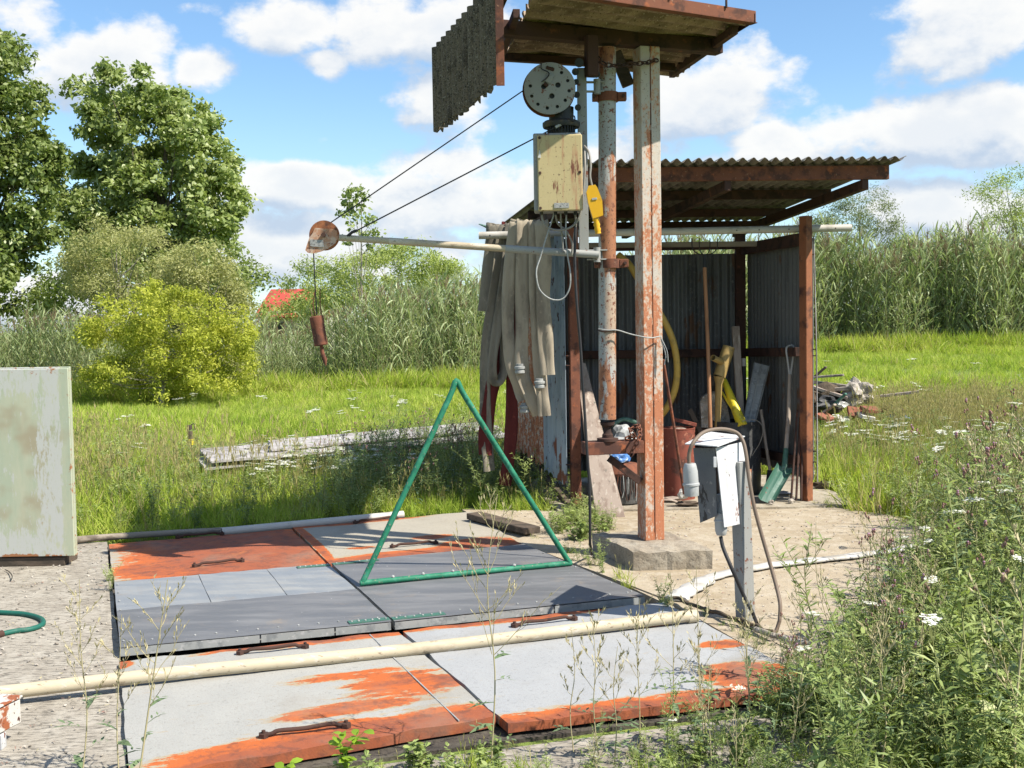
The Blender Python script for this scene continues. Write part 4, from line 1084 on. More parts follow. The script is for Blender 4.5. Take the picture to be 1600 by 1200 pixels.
# right wall
rw0, rw1 = V3(2.455, 9.38, .17), V3(2.20, 10.72, .19); L = rw1 - rw0
for k in range(2):
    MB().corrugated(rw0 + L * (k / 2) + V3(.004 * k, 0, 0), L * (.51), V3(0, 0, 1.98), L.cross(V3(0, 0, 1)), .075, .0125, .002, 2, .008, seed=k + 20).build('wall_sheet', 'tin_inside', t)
m_ = MB().beam(V3(2.475, 9.33, .17), V3(2.47, 9.33, 1.2), .004, .03, up=(0, -1, 0), bev=0).beam(V3(2.47, 9.33, 1.2), V3(2.45, 9.33, 2.16), .004, .03, up=(0, -1, 0), bev=0)
m_.build('edge_strip', 'paint_white', t)
for py in (398, 546, 556, 705, 722):
    p = D(1262, py, 9.36); MB().beam(V3(2.40, 9.36, p.z), V3(2.47, 9.36, p.z), .03, .008, bev=.001).build('spacer', 'rust_dark', t)
# left wall, painted sheets
lw0, lw1 = D(886, 752, 9.2), V3(-.03, 10.66, .34); lw0.z = .20
L = lw1 - lw0
MB().corrugated(lw0, L * .36, V3(0, 0, 1.98), L.cross(V3(0, 0, 1)), .11, .012, .003, 4, .02, seed=31).build('wall_sheet', 'paint_pale_blue', t)
MB().corrugated(lw0 + L * .35 + V3(-.006, 0, .04), L * .64, V3(0, 0, 1.9), L.cross(V3(0, 0, 1)), .11, .012, .003, 4, .03, seed=32).build('wall_sheet', 'paint_rust', t)
for py in (556, 571, 726, 742):
    p = D(886, py, 9.2); MB().beam(V3(p.x - .01, 9.2, p.z), V3(p.x + .05, 9.2, p.z), .025, .008, bev=.001).build('spacer', 'rust_dark', t)
MB().beam(V3(P1[0] - .04, 9.25, .0), V3(P1[0] - .04, 9.25, .0) + V3(-.3, 1.35, .25), .04, .05, bev=.002).build('ground_rail', 'dark_wood', t)
# gutter-like PVC pipe across the front
a_, b_ = D(748, 368, 9.42), D(1330, 356, 9.46)
m_ = MB().pipe(a_, b_, .030, .003, 20); m_.tube([a_.lerp(b_, .01), a_.lerp(b_, .985)], .0275, 12)
pv = thing('plastic_pipe', a_.lerp(b_, .5), 'long white plastic pipe resting level across the front of the shed', 'pipe')
m_.build('tube', 'white_plastic', pv)
for f in (.03, .69, .75, .83, .955):
    p = a_.lerp(b_, f) + V3(0, -.0285, -.003); MB().lathe(p, [(0, 0), (.006, 0), (.006, .003), (0, .003)], 8, axis=(0, -1, 0)).build('screw', 'dark_steel', pv)
# glass bottle neck / dark tip sticking out above the pipe
single(MB().tube([D(748, 350, 9.6), D(765, 356, 9.6), D(780, 362, 9.6)], [.004, .015, .018], 8), 'green_rod', 'green_steel', 'pointed dark green rod tip poking out above the white pipe', 'rod')

# ---- fire hoses
def fhose(name, pts, wd, mat, label, coupling=None, back=.16, facing=(0, -1, 0), twist=0, seed=0, behind=False):
    """flat hose draped over the pipe: pts (px, py, Y) from the pipe down"""
    tt = thing(name, D(*pts[-1]), label, 'fire hose', 'flat fire hoses draped over the pipe')
    rr = random.Random(seed)
    P = [D(*p) for p in pts]
    top = P[0]
    if behind:
        P = [p + V3(0, .24, 0) for p in P]; top = P[0]
    pre = [top + V3(rr.uniform(-.02, .02), .10, -back), top + V3(0, .085, -.04), top + V3(0, .045, .012)]
    path = catmull(pre + P, 6); n = len(path)
    mb = MB(); V = []; m_ = 6
    Pp, Fr = frames(path, facing)
    ph = rr.uniform(0, 6)
    for i, p in enumerate(path):
        tg, a_, b_ = Fr[i]
        an = R(twist * 1.5) * math.sin(i * .23 + ph) ; 
        a2 = a_ * math.cos(an) + b_ * math.sin(an); b2 = -a_ * math.sin(an) + b_ * math.cos(an)
        ww = wd * (1 - .10 * (math.sin(i * .31 + ph) ** 2))
        for (x, y) in ((-.5, 0), (-.44, .006), (-.2, .011), (0, .006), (.2, .011), (.44, .006), (.5, 0), (.44, -.006), (0, -.009), (-.44, -.006)):
            V.append(p + b2 * (x * ww) + a2 * (y + .005 * math.sin(i * .5 + x * 5 + ph) + .006 * math.sin(i * .17 + x * 9 + ph * 2)))
    k = 10
    F = [[i * k + j, i * k + (j + 1) % k, (i + 1) * k + (j + 1) % k, (i + 1) * k + j] for i in range(n - 1) for j in range(k)]
    mb.add(V, F, True); mb.add(V, [list(range(k))[::-1], list(range((n - 1) * k, n * k))], False)
    mb.build('hose', mat, tt)
    if coupling:
        c_ = D(*coupling)
        MB().lathe(c_ + V3(0, 0, -.035), [(.0, 0), (.034, 0), (.040, .006), (.040, .022), (.034, .026), (.034, .036), (.043, .040), (.043, .056), (.030, .062), (.030, .078), (0, .078)], 18).build('coupling', 'galvanised', tt)
    return tt
Yf = 9.28
fhose('fire_hose', [(770, 352, Yf), (766, 400, Yf), (760, 450, Yf), (757, 486, Yf)], .125, 'canvas_dark', 'short dark grey hose end hanging flat at the outer end of the pipe', behind=True)
fhose('fire_hose', [(786, 353, Yf - .01), (780, 400, Yf - .03), (768, 480, Yf), (759, 560, Yf), (757, 640, Yf), (760, 700, Yf), (764, 742, Yf)], .11, 'canvas_dark', 'longest grey hose, its tip reaching almost to the ground', twist=20, seed=1, behind=True)
fhose('fire_hose', [(797, 352, Yf - .04), (790, 410, Yf - .06), (780, 490, Yf - .05), (771, 550, Yf - .05), (768, 590, Yf - .05), (780, 597, Yf - .04), (788, 570, Yf - .02), (790, 500, Yf)], .095, 'canvas_dark', 'dark grey hose folded into a narrow loop beside the red hoses', twist=20, seed=2, behind=True)
fhose('fire_hose', [(806, 351, Yf - .07), (798, 400, Yf - .08), (794, 470, Yf - .08), (795, 530, Yf - .08), (801, 575, Yf - .08), (811, 606, Yf - .07), (819, 625, Yf - .07)], .11, 'canvas', 'beige hose sweeping sideways to a metal coupling low down', (820, 638, Yf - .08), twist=14, seed=3)
fhose('fire_hose', [(818, 351, Yf - .10), (816, 420, Yf - .11), (816, 500, Yf - .11), (815, 560, Yf - .11), (818, 590, Yf - .11), (830, 620, Yf - .11), (842, 648, Yf - .10)], .12, 'canvas', 'broad beige hose bending across behind its neighbour with a coupling midway', (812, 577, Yf - .14), twist=10, seed=4)
fhose('fire_hose', [(834, 352, Yf - .13), (836, 420, Yf - .15), (838, 500, Yf - .15), (843, 570, Yf - .15), (848, 620, Yf - .15), (851, 650, Yf - .15)], .105, 'canvas', 'pale beige hose hanging straight with a squared lower end', twist=8, seed=5)
fhose('fire_hose', [(846, 353, Yf - .16), (850, 400, Yf - .18), (849, 470, Yf - .19), (853, 540, Yf - .19), (856, 586, Yf - .19)], .125, 'canvas', 'beige hose nearest the shed post, coupling dangling from its end', (843, 600, Yf - .20), twist=8, seed=6)
fhose('fire_hose', [(795, 353, Yf + .05), (795, 450, Yf + .06), (788, 545, Yf + .03), (776, 580, Yf), (766, 620, Yf - .01), (758, 680, Yf - .01), (757, 716, Yf)], .125, 'red_canvas', 'broad dark red hose hanging on the outer side', twist=10, seed=7, behind=True)
fhose('fire_hose', [(803, 353, Yf + .05), (804, 450, Yf + .06), (802, 550, Yf + .03), (800, 600, Yf), (799, 670, Yf), (795, 720, Yf), (789, 765, Yf)], .11, 'red_canvas', 'dark red hose hanging straight, its tip in the weeds', twist=10, seed=8, behind=True)

# ---- things in the shed
def plank(a_, b_, wd, th, mat, label, facing=(0, -1, 0), name='wooden_plank', cat='plank'):
    return single(MB().beam(a_, b_, wd, th, up=facing, bev=.003), name, mat, label, cat)
m_ = MB(); a_ = [D(899, 562, 9.5), D(915, 568, 9.5), D(977, 809, 8.75), D(933, 818, 8.72)]
m_.quadplate(a_, .03, nrm=(0, -1, 0)); single(m_, 'wooden_board', 'plank_wood', 'broad bare board tapering upward, leaning against the shed post', 'board')
m_ = MB().quadplate([G(934, 814, .05), G(972, 808, .05), G(975, 811, .02), G(936, 817, .02)], .002)
# bundle drum with blue bag
bx = D(972, 700, 9.35)
t = thing('wire_drum', (bx.x, 9.35, .02), 'dark drum with rusty lid and bundled wires behind the leaning board', 'drum')
gy = 9.35
zb_ = .03; zt2 = D(972, 688 - 40, 9.35).z
zr = D(972, 735, 9.2).z
MB().lathe((bx.x, gy, .03), [(0, 0), (.155, 0), (.16, .02), (.15, zr - .08), (0, zr - .08)], 22).build('body', 'black_drum', t)
MB().lathe((bx.x, gy, zr - .05), [(0, 0), (.165, 0), (.168, .02), (.12, .09), (.0, .10)], 22).build('lid', 'rust', t)
rr = random.Random(8)
for k in range(26):
    an = R(180 + 180 * k / 25); rx = .164
    x0, y0 = bx.x + rx * math.cos(an), gy + rx * math.sin(an)
    MB().tube([(x0, y0, zr - .04), (x0 + rr.uniform(-.01, .01), y0 - .004, zr * .5), (x0 + rr.uniform(-.02, .02), y0 - .004, .05 + rr.uniform(0, .1))], .0045, 5).build('wire', rr.choice(['rust', 'galvanised', 'rust_dark']), t)
rr = random.Random(5)
def blob(c, sx, sy, sz, name, mat, label, cat, n=3, jag=.25, seed=0, parent=None):
    rr = random.Random(seed); bm = bmesh.new(); bmesh.ops.create_icosphere(bm, subdivisions=n, radius=1)
    from mathutils import noise as mn
    vs = []
    for v in bm.verts:
        f = 1 + jag * mn.noise(v.co * 1.7 + Vector((seed * 3.1, 0, 0))) * 1.6 + jag * .4 * mn.noise(v.co * 5 + Vector((0, seed, 0)))
        p = v.co * f; vs.append((c[0] + p.x * sx, c[1] + p.y * sy, max(c[2] + p.z * sz, c[2] - sz * .9)))
    bm.verts.index_update(); fs = [[v.index for v in f.verts] for f in bm.faces]; bm.free()
    mb = MB().add(vs, fs, False)
    if parent is not None: return mb.build(name, mat, parent)
    return single(mb, name, mat, label, cat)
blob((bx.x - .04, gy - .03, zr + .09), .10, .08, .055, 'plastic_bag', 'blue_tarp', 'crumpled blue and white plastic bag on the rusty drum lid', 'bag', seed=3)
blob((bx.x + .02, gy + .12, zr + .22), .11, .08, .12, 'crumpled_cloth', 'grey_plastic', 'grey crumpled sack behind the pivot pipe bearing', 'sack', seed=4)
single(MB().tube(px_path([(955, 665, 9.5), (975, 655, 9.5), (1000, 662, 9.5)]), .018, 8), 'green_hose', 'green_steel', 'dull green hose end over the grey sack', 'hose')
# red ribbed drum
rd = D(1060, 720, 9.55)
zt3 = D(1060, 668, 9.55).z
t = thing('red_drum', (rd.x, 9.55, .02), 'dark red ribbed steel drum behind the main post', 'drum')
prof = [(0, 0), (.135, 0)]; k = 0
for i in range(30):
    prof.append((.135 + (.005 if i % 2 else 0), .03 + (zt3 - .06) * i / 30))
prof += [(.138, zt3 - .03), (.142, zt3 - .028), (.142, zt3 - .02), (.13, zt3 - .02), (.125, zt3 - .06), (0, zt3 - .06)]
MB().lathe((rd.x, 9.55, .02), prof, 26).build('body', 'red_drum', t)
blob((rd.x - .0, 9.5, zt3 - .015), .055, .04, .022, 'stone', 'plank_wood', 'flat pale stone on the rim of the red drum', 'stone', 2, .2, 9)
single(MB().beam(D(1052, 655, 9.6), D(1088, 664, 9.6), .03, .03), 'wood_offcut', 'red_drum', 'short red offcut lying across the red drum', 'offcut')
# yellow hose loop
pp = px_path([(966, 398, 9.7), (982, 412, 9.65), (995, 432, 9.6), (1015, 465, 9.58), (1037, 500, 9.56), (1052, 535, 9.56), (1058, 575, 9.56), (1054, 610, 9.57), (1040, 640, 9.6), (1025, 652, 9.65), (1000, 640, 9.7)], 7)
single(MB().tube(pp, .028, 12), 'yellow_hose', 'yellow_hose', 'thick dull yellow hose looping behind the main post', 'hose')
# rake hung from rail
t = thing('garden_rake', D(1102, 670, 9.72), 'long orange wooden handled fork hung upside down in the shed', 'fork')
ha, hb_ = D(1101, 418, 9.72), D(1110, 668, 9.55)
MB().tube([ha, ha.lerp(hb_, .5) + V3(.004, 0, 0), hb_], .0165, 10).build('handle', 'handle_wood', t)
MB().tube([D(1101, 398, 9.72), ha], [.012, .017], 8).build('socket', 'dark_steel', t)
for dx in (-19, -8, 8, 19):
    MB().tube(px_path([(1101, 398, 9.72), (1101 + dx * .6, 396, 9.72), (1101 + dx, 388, 9.72), (1101 + dx * 1.05, 372, 9.72)], 4), .0045, 6).build('tine', 'dark_steel', t)
# dark barrel
db = D(1152, 700, 9.75)
zt4 = D(1150, 664, 9.6).z
t = thing('black_barrel', (db.x, 9.78, .02), 'black plastic barrel with scuffed sides holding boards and pipes', 'barrel')
MB().lathe((db.x, 9.78, .02), [(0, 0), (.19, 0), (.20, .02), (.205, zt4 * .33), (.2, zt4 * .35), (.206, zt4 * .66), (.2, zt4 * .68), (.20, zt4), (.185, zt4), (.18, .05), (0, .05)], 30).build('body', 'black_drum', t)
# grey trough board
q = [D(1178, 566, 10.0), D(1201, 572, 9.98), D(1178, 665, 9.75), D(1160, 664, 9.76)]
m_ = MB().quadplate(q, .004, nrm=(0, -1, 0)); m_.beam(q[0] + V3(0, -.012, 0), q[3] + V3(0, -.012, 0), .006, .03, up=(0, -1, 0)); m_.beam(q[1] + V3(0, -.012, 0), q[2] + V3(0, -.012, 0), .006, .03, up=(0, -1, 0)).beam(q[0].lerp(q[1], .5) + V3(0, -.006, 0), q[3].lerp(q[2], .5) + V3(0, -.006, 0), .02, .008, up=(0, -1, 0))
single(m_, 'plastic_channel', 'galvanised', 'pale grey channel board standing in the black barrel', 'channel')
# lemon pipe
single(MB().tube([D(1131, 594, 9.85), D(1146, 630, 9.7), D(1160, 666, 9.6)], [.026, .036, .046], 14).tube([D(1128, 613, 9.8), D(1159, 662, 9.56)], .012, 8), 'yellow_pipe', 'lemon_plastic', 'bright lemon yellow plastic tube leaning among the tools', 'pipe')
# olive T pipe
t = thing('branch_pipe', D(1126, 650, 9.7), 'olive brown plastic pipe with an open side branch and cut top', 'pipe')
a_, b_ = D(1139, 542, 9.75), D(1124, 588, 9.72)
MB().pipe(b_, a_, .052, .004, 20).build('tube', 'olive_plastic', t)
MB().tube([b_, D(1123, 600, 9.72), D(1121, 668, 9.72)], [.05, .03, .024], 12).build('tail', 'olive_plastic', t)
MB().pipe(D(1128, 566, 9.7), D(1114, 559, 9.60), .026, .004, 14).build('branch', 'olive_plastic', t)
# stone slab
m_ = MB(); pts = [(1096, 668), (1095, 640), (1094, 628), (1098, 620), (1106, 615), (1118, 612), (1128, 620), (1136, 634), (1140, 650), (1141, 668)]
plate_yz([D(px, py, 9.8) for px, py in pts], .07, m_); single(m_, 'stone_slab', 'stone', 'pale rough stone slab upright behind the tool handles', 'slab')
plank(D(1149, 510, 10.0), D(1158, 668, 9.85), .065, .035, 'old_wood', 'grey wooden batten standing upright behind the yellow tube', name='wooden_batten', cat='batten')
t = thing('white_capped_pipe', D(1163, 666, 10.0), 'dark slim pipe with a white cap between batten and corner post', 'pipe')
MB().tube([D(1162, 572, 10.0), D(1163, 666, 10.0)], .014, 10).build('tube', 'dark_steel', t)
MB().cyl(D(1162, 572, 10.0), D(1162, 560, 10.0), .020, 12).build('cap', 'white_plastic', t)
plank(D(1078, 640, 9.8), D(1098, 682, 9.7), .04, .03, 'dark_wood', 'short dark stake leaning beside the stone slab', name='wooden_stake', cat='stake')
plank(D(1112, 590, 9.95), D(1126, 668, 9.85), .03, .03, 'dark_wood', 'brown stake standing directly behind the olive pipe', name='wooden_stake', cat='stake')
# shovel
t = thing('green_shovel', D(1205, 786, 9.3), 'green bladed shovel with grey D handle leaning against the shed side', 'shovel')
sa, sb = D(1234, 585, 9.55), D(1228, 705, 9.4)
MB().tube([sa, sa.lerp(sb, .5) + V3(.008, 0, 0), sb], [.014, .018, .018], 10).build('shaft', 'old_wood', t)
MB().tube(catmull([D(1234, 588, 9.55), D(1231, 565, 9.55), D(1229, 543, 9.55), D(1240, 541, 9.55), D(1239, 560, 9.55), D(1235, 588, 9.55)], 3), .009, 8).build('grip', 'grey_plastic', t)
MB().tube([sb + (sa - sb).normalized() * .02, D(1226, 728, 9.35), D(1219, 742, 9.33)], [.021, .024, .012], 10).build('socket', 'green_steel', t)
cq = [(1213, 727, 9.36), (1240, 733, 9.34), (1208, 789, 9.16), (1183, 779, 9.18)]
qa = [D(*p) for p in cq]; m_ = MB(); V = []; F = []; nu, nv = 8, 6
nn = (qa[1] - qa[0]).cross(qa[3] - qa[0]).normalized()
if nn.y > 0: nn = -nn
for j in range(nv + 1):
    for i in range(nu + 1):
        p = qa[0].lerp(qa[1], i / nu).lerp(qa[3].lerp(qa[2], i / nu), j / nv)
        c = 2 * abs(i / nu - .5); dz = .045 * max(0, (c - .55) / .45) ** 1.5 + .012 * max(0, 1 - abs(i / nu - .5) * 6) * (1 - j / nv)
        V.append(p + nn * dz)
N = len(V); V += [p - nn * .004 for p in V]
ix = lambda s_, j, i: s_ * N + j * (nu + 1) + i
for j in range(nv):
    for i in range(nu): F += [[ix(0, j, i), ix(0, j + 1, i), ix(0, j + 1, i + 1), ix(0, j, i + 1)], [ix(1, j, i), ix(1, j, i + 1), ix(1, j + 1, i + 1), ix(1, j + 1, i)]]
for i in range(nu): F += [[ix(0, 0, i), ix(0, 0, i + 1), ix(1, 0, i + 1), ix(1, 0, i)], [ix(0, nv, i), ix(1, nv, i), ix(1, nv, i + 1), ix(0, nv, i + 1)]]
for j in range(nv): F += [[ix(0, j, 0), ix(1, j, 0), ix(1, j + 1, 0), ix(0, j + 1, 0)], [ix(0, j, nu), ix(0, j + 1, nu), ix(1, j + 1, nu), ix(1, j, nu)]]
m_.add(V, F, False).build('blade', 'green_steel', t)
# second spade, dark
t = thing('black_spade', D(1204, 750, 9.7), 'small spade with pale handle and black blade behind the green shovel', 'spade')
MB().tube([D(1189, 640, 9.8), D(1196, 690, 9.75), D(1203, 735, 9.7)], .014, 8).build('handle', 'old_wood', t)
m_ = MB().quadplate([D(1199, 734, 9.69), D(1209, 735, 9.69), D(1207, 762, 9.6), D(1196, 758, 9.6)], .004, nrm=(0, -1, 0)); m_.build('blade', 'dark_steel', t)
for k, (x0, x1, lab) in enumerate([(1242, 1240, 'slim rusty bar leaning on the shed post, first of three in a row'), (1247, 1246, 'slim rusty bar leaning on the shed post, middle of three'), (1252, 1252, 'slim rusty bar standing tight against the shed post')]):
    single(MB().beam(D(x0 + 4 - k, 640 + 12 * k, 9.36), D(x1 - 2 * (2 - k), 782, 9.22), .014, .02, up=(0, -1, 0), bev=.001), 'steel_bar', 'rust_dark', lab, 'bar')
# rubble on the floor
rr = random.Random(11)
RB = [(1048, 783, .10, .02, 'plank_wood', 'flat brown wood scrap on the floor below the red drum', 'wood_scrap'), (1075, 790, .09, .02, 'dark_wood', 'dark wood scrap on the floor beside the grey plug', 'wood_scrap'),
      (1278, 746, .06, .045, 'sticker', 'white rag heaped beside the outer shed post', 'rag'), (1286, 762, .09, .035, 'dirt', 'dark clod of earth beside the outer shed post', 'clod'),
      (1222, 772, .10, .012, 'white_sheet', 'thin pale board scrap on the floor behind the green blade', 'board_scrap'), (1205, 788, .025, .02, 'stone', 'small stone by the tip of the green shovel', 'stone'), (1236, 786, .03, .02, 'stone', 'small stone at the foot of the leaning bars', 'stone')]
for k, (px, py, s_, h_, mt, lab, nm) in enumerate(RB):
    p = G(px, py, .025); blob((p.x, p.y, .025 + h_ * .8), s_, s_ * .6, h_, nm, mt, lab, nm.split('_')[-1], 2, .45, k + 20)
m_ = MB(); p = D(1067, 773, 9.1); blob((p.x, 9.1, p.z), .04, .03, .04, 'rag', 'sticker', 'small white rag on the floor at the rod foot', 'rag', 2, .5, 44)
single(MB().tube(px_path([(1160, 658, 9.5), (1180, 656, 9.5), (1192, 668, 9.48), (1188, 690, 9.48), (1175, 712, 9.5)], 5), .0028, 6), 'loose_wire', 'grey_cable', 'thin pale wire curling over the rim of the black barrel', 'wire')

# ================================================================== ELECTRICAL POST
t = thing('power_post', G(1162, 970), 'steel post with a rusty white sheet metal hood over grey plugs', 'electrical post')
base = G(1165, 970); topp = D(1155, 700, base.y); topp.z = .80
dirp = (topp - base).normalized()
rot = Matrix.Rotation(math.atan2(-dirp.x * -1, dirp.z), 3, 'Y') @ rotz(33)
m_ = MB().box((base + topp) / 2, (.070, .070, (topp - base).length), rot, .003); m_.build('post', 'paint_grey', t)
m_ = None
C0, C0b = D(1119, 700, 5.50), D(1132, 824, 5.50)
E1, E1b = D(1162, 690, 5.72), D(1174, 815, 5.72)
L1, L1b = D(1083, 700, 5.60), D(1094, 817, 5.62)
Cd = D(1120, 806, 5.52)
MB().quadplate([C0, E1, E1b, C0b], .004, nrm=(.5, -.8, 0)).build('hood_side', 'paint_white', t)
MB().quadplate([L1, C0 + V3(-.006, .004, 0), Cd, L1b], .004, nrm=(-.5, -.8, 0)).build('hood_front', 'shaded_hood_paint', t)
lidq = [D(1070, 693, 5.58), D(1121, 697, 5.44), D(1164, 681, 5.75), D(1106, 674, 5.95)]
MB().quadplate(lidq, .005, nrm=(0, 0, 1)).build('hood_top', 'paint_white', t)
dk = D(1172, 760, 5.75); MB().quadplate([D(1160, 735, 5.75), D(1174, 733, 5.78), D(1174, 815, 5.78), D(1165, 815, 5.75)], .004, nrm=(0, -1, 0)).build('hinge_plate', 'paint_rust', t)
MB().box(D(1117, 722, 5.50), (.014, .012, .05), None, .001).build('latch', 'paint_white', t)
MB().box(D(1128, 780, 5.6), (.03, .05, .05), rotz(33), .004).build('socket', 'grey_plastic', t)
def plug(c_top, c_bot, r, parent, name):
    a_, b_ = Vector(c_top), Vector(c_bot); L = (b_ - a_).length
    return MB().lathe(a_, [(0, 0), (r * .72, 0), (r * .78, L * .02), (r * .98, L * .2), (r, L * .5), (r, L * .58), (r * 1.12, L * .6), (r * 1.12, L * .66), (r, L * .68), (r * .96, L * .97), (0, L)], 20, axis=b_ - a_).build(name, 'grey_plastic', parent)
plug(D(1078, 724, 5.5), D(1081, 776, 5.5), .036, t, 'plug')
plug(D(1127, 836, 5.56), D(1126, 800, 5.56), .030, t, 'plug')
MB().tube([D(1126, 802, 5.56), D(1126, 785, 5.57)], .02, 10).build('plug_neck', 'grey_plastic', t)
c1 = single(MB().tube(px_path([(1077, 726, 5.5), (1077, 708, 5.5), (1083, 692, 5.5), (1097, 677, 5.55), (1115, 671, 5.6), (1135, 671, 5.65), (1152, 677, 5.68), (1161, 690, 5.66), (1166, 712, 5.64), (1170, 745, 5.62), (1178, 790, 5.6), (1190, 835, 5.58), (1203, 880, 5.55), (1214, 920, 5.50), (1219, 945, 5.45), (1218, 970, 5.42)], 6) + [G(1213, 986, .012), G(1204, 990, .01), G(1190, 986, .01)], .0095, 8), 'rubber_cable', 'bent_cable', 'brown rubber cable arching over the hood and down to the ground', 'cable')
single(MB().tube(px_path([(1126, 838, 5.56), (1130, 856, 5.54), (1142, 885, 5.5), (1154, 912, 5.5), (1165, 937, 5.5), (1175, 955, 5.46)], 6) + [G(1183, 975, .02), G(1180, 984, .01), G(1168, 978, .01), G(1155, 972, .01), G(1140, 967, .01), G(1120, 960, .01), G(1100, 950, .04)], .0095, 8), 'rubber_cable', 'black_rubber', 'black rubber cable from the lower plug to the foot of the post', 'cable')
rr = random.Random(6)
pl = [G(1050 + 12 * k + rr.uniform(-3, 3), 932 + 4.2 * k + rr.uniform(-3, 3), .045) for k in range(14)]
single(MB().tube(catmull(pl, 4), .010, 6), 'old_rope', 'dirt', 'frayed dark rope trailing along the kerb beside the post', 'rope')
pl = [G(1180 + 13 * k, 985 + 3.5 * k + rr.uniform(-2, 2), .04) for k in range(8)]
single(MB().tube(catmull(pl, 4), .014, 7), 'old_rope', 'stone', 'pale dusty rope lying beyond the foot of the post', 'rope')
# white flat hose on the yard
pts = [(1056, 936, .03), (1068, 926, .03), (1090, 913, .02), (1112, 902, .02), (1150, 893, .02), (1200, 884, .02), (1260, 877, .02), (1340, 868, .02), (1420, 856, .02), (1500, 840, .02), (1580, 822, .02)]
P = catmull([G(*p) for p in pts], 5)
m_ = MB(); wds = [.13 if i < 14 else .10 - .0005 * i for i in range(len(P))]
Pp, Fr = frames(P, (0, 0, 1)); V = []
for i, p in enumerate(Pp):
    tg, a_, b_ = Fr[i]
    wd = wds[i] * (1 + .12 * math.sin(i * 1.7))
    for (x, y) in ((-.5, -.004), (-.4, .010), (-.15, .012 + .008 * math.sin(i * 1.3)), (.15, .012), (.4, .012), (.5, -.004), (.2, -.010), (-.2, -.010)):
        V.append(p + b_ * x * wd + a_ * y)
k = 8; F = [[i * k + j, i * k + (j + 1) % k, (i + 1) * k + (j + 1) % k, (i + 1) * k + j] for i in range(len(Pp) - 1) for j in range(k)]
m_.add(V, F, True); m_.add(V, [list(range(k))[::-1]], False)
single(m_, 'flat_hose', 'white_canvas', 'white flattened hose stretched across the sandy yard into the weeds', 'hose')

# ================================================================== FIELD OBJECTS
# pale fibre sheets lying in grass
t = thing('sheet_stack', G(500, 705), 'long stack of pale weathered sheets lying in the meadow grass', 'sheets')
for k, (q, zz) in enumerate([([(312, 703), (752, 668), (758, 690), (330, 724)], .16), ([(306, 712), (640, 680), (652, 706), (322, 735)], .10), ([(420, 690), (757, 660), (762, 676), (425, 704)], .20)]):
    Q = [G(*p, zz + .10) for p in q]
    MB().corrugated(Q[0], Q[3] - Q[0], Q[1] - Q[0], (0, 0, 1), .30, .012, .02, 8, .012, seed=k).build('pale_sheet', 'white_sheet', t)
# stake
p = G(297, 712); 
t = thing('marker_stake', p, 'charred wooden stake with yellow wrapping standing in the grass', 'stake')
MB().tube([p, D(298, 690, p.y), D(296, 664, p.y)], [.036, .034, .03], 9).build('stake', 'dark_wood', t)
MB().tube([D(298, 695, p.y), D(297, 686, p.y)], .045, 9).build('yellow_band', 'lemon_plastic', t)
MB().tube(px_path([(296, 666, p.y), (303, 662, p.y), (304, 672, p.y)], 4), .006, 6).build('wire', 'dark_steel', t)
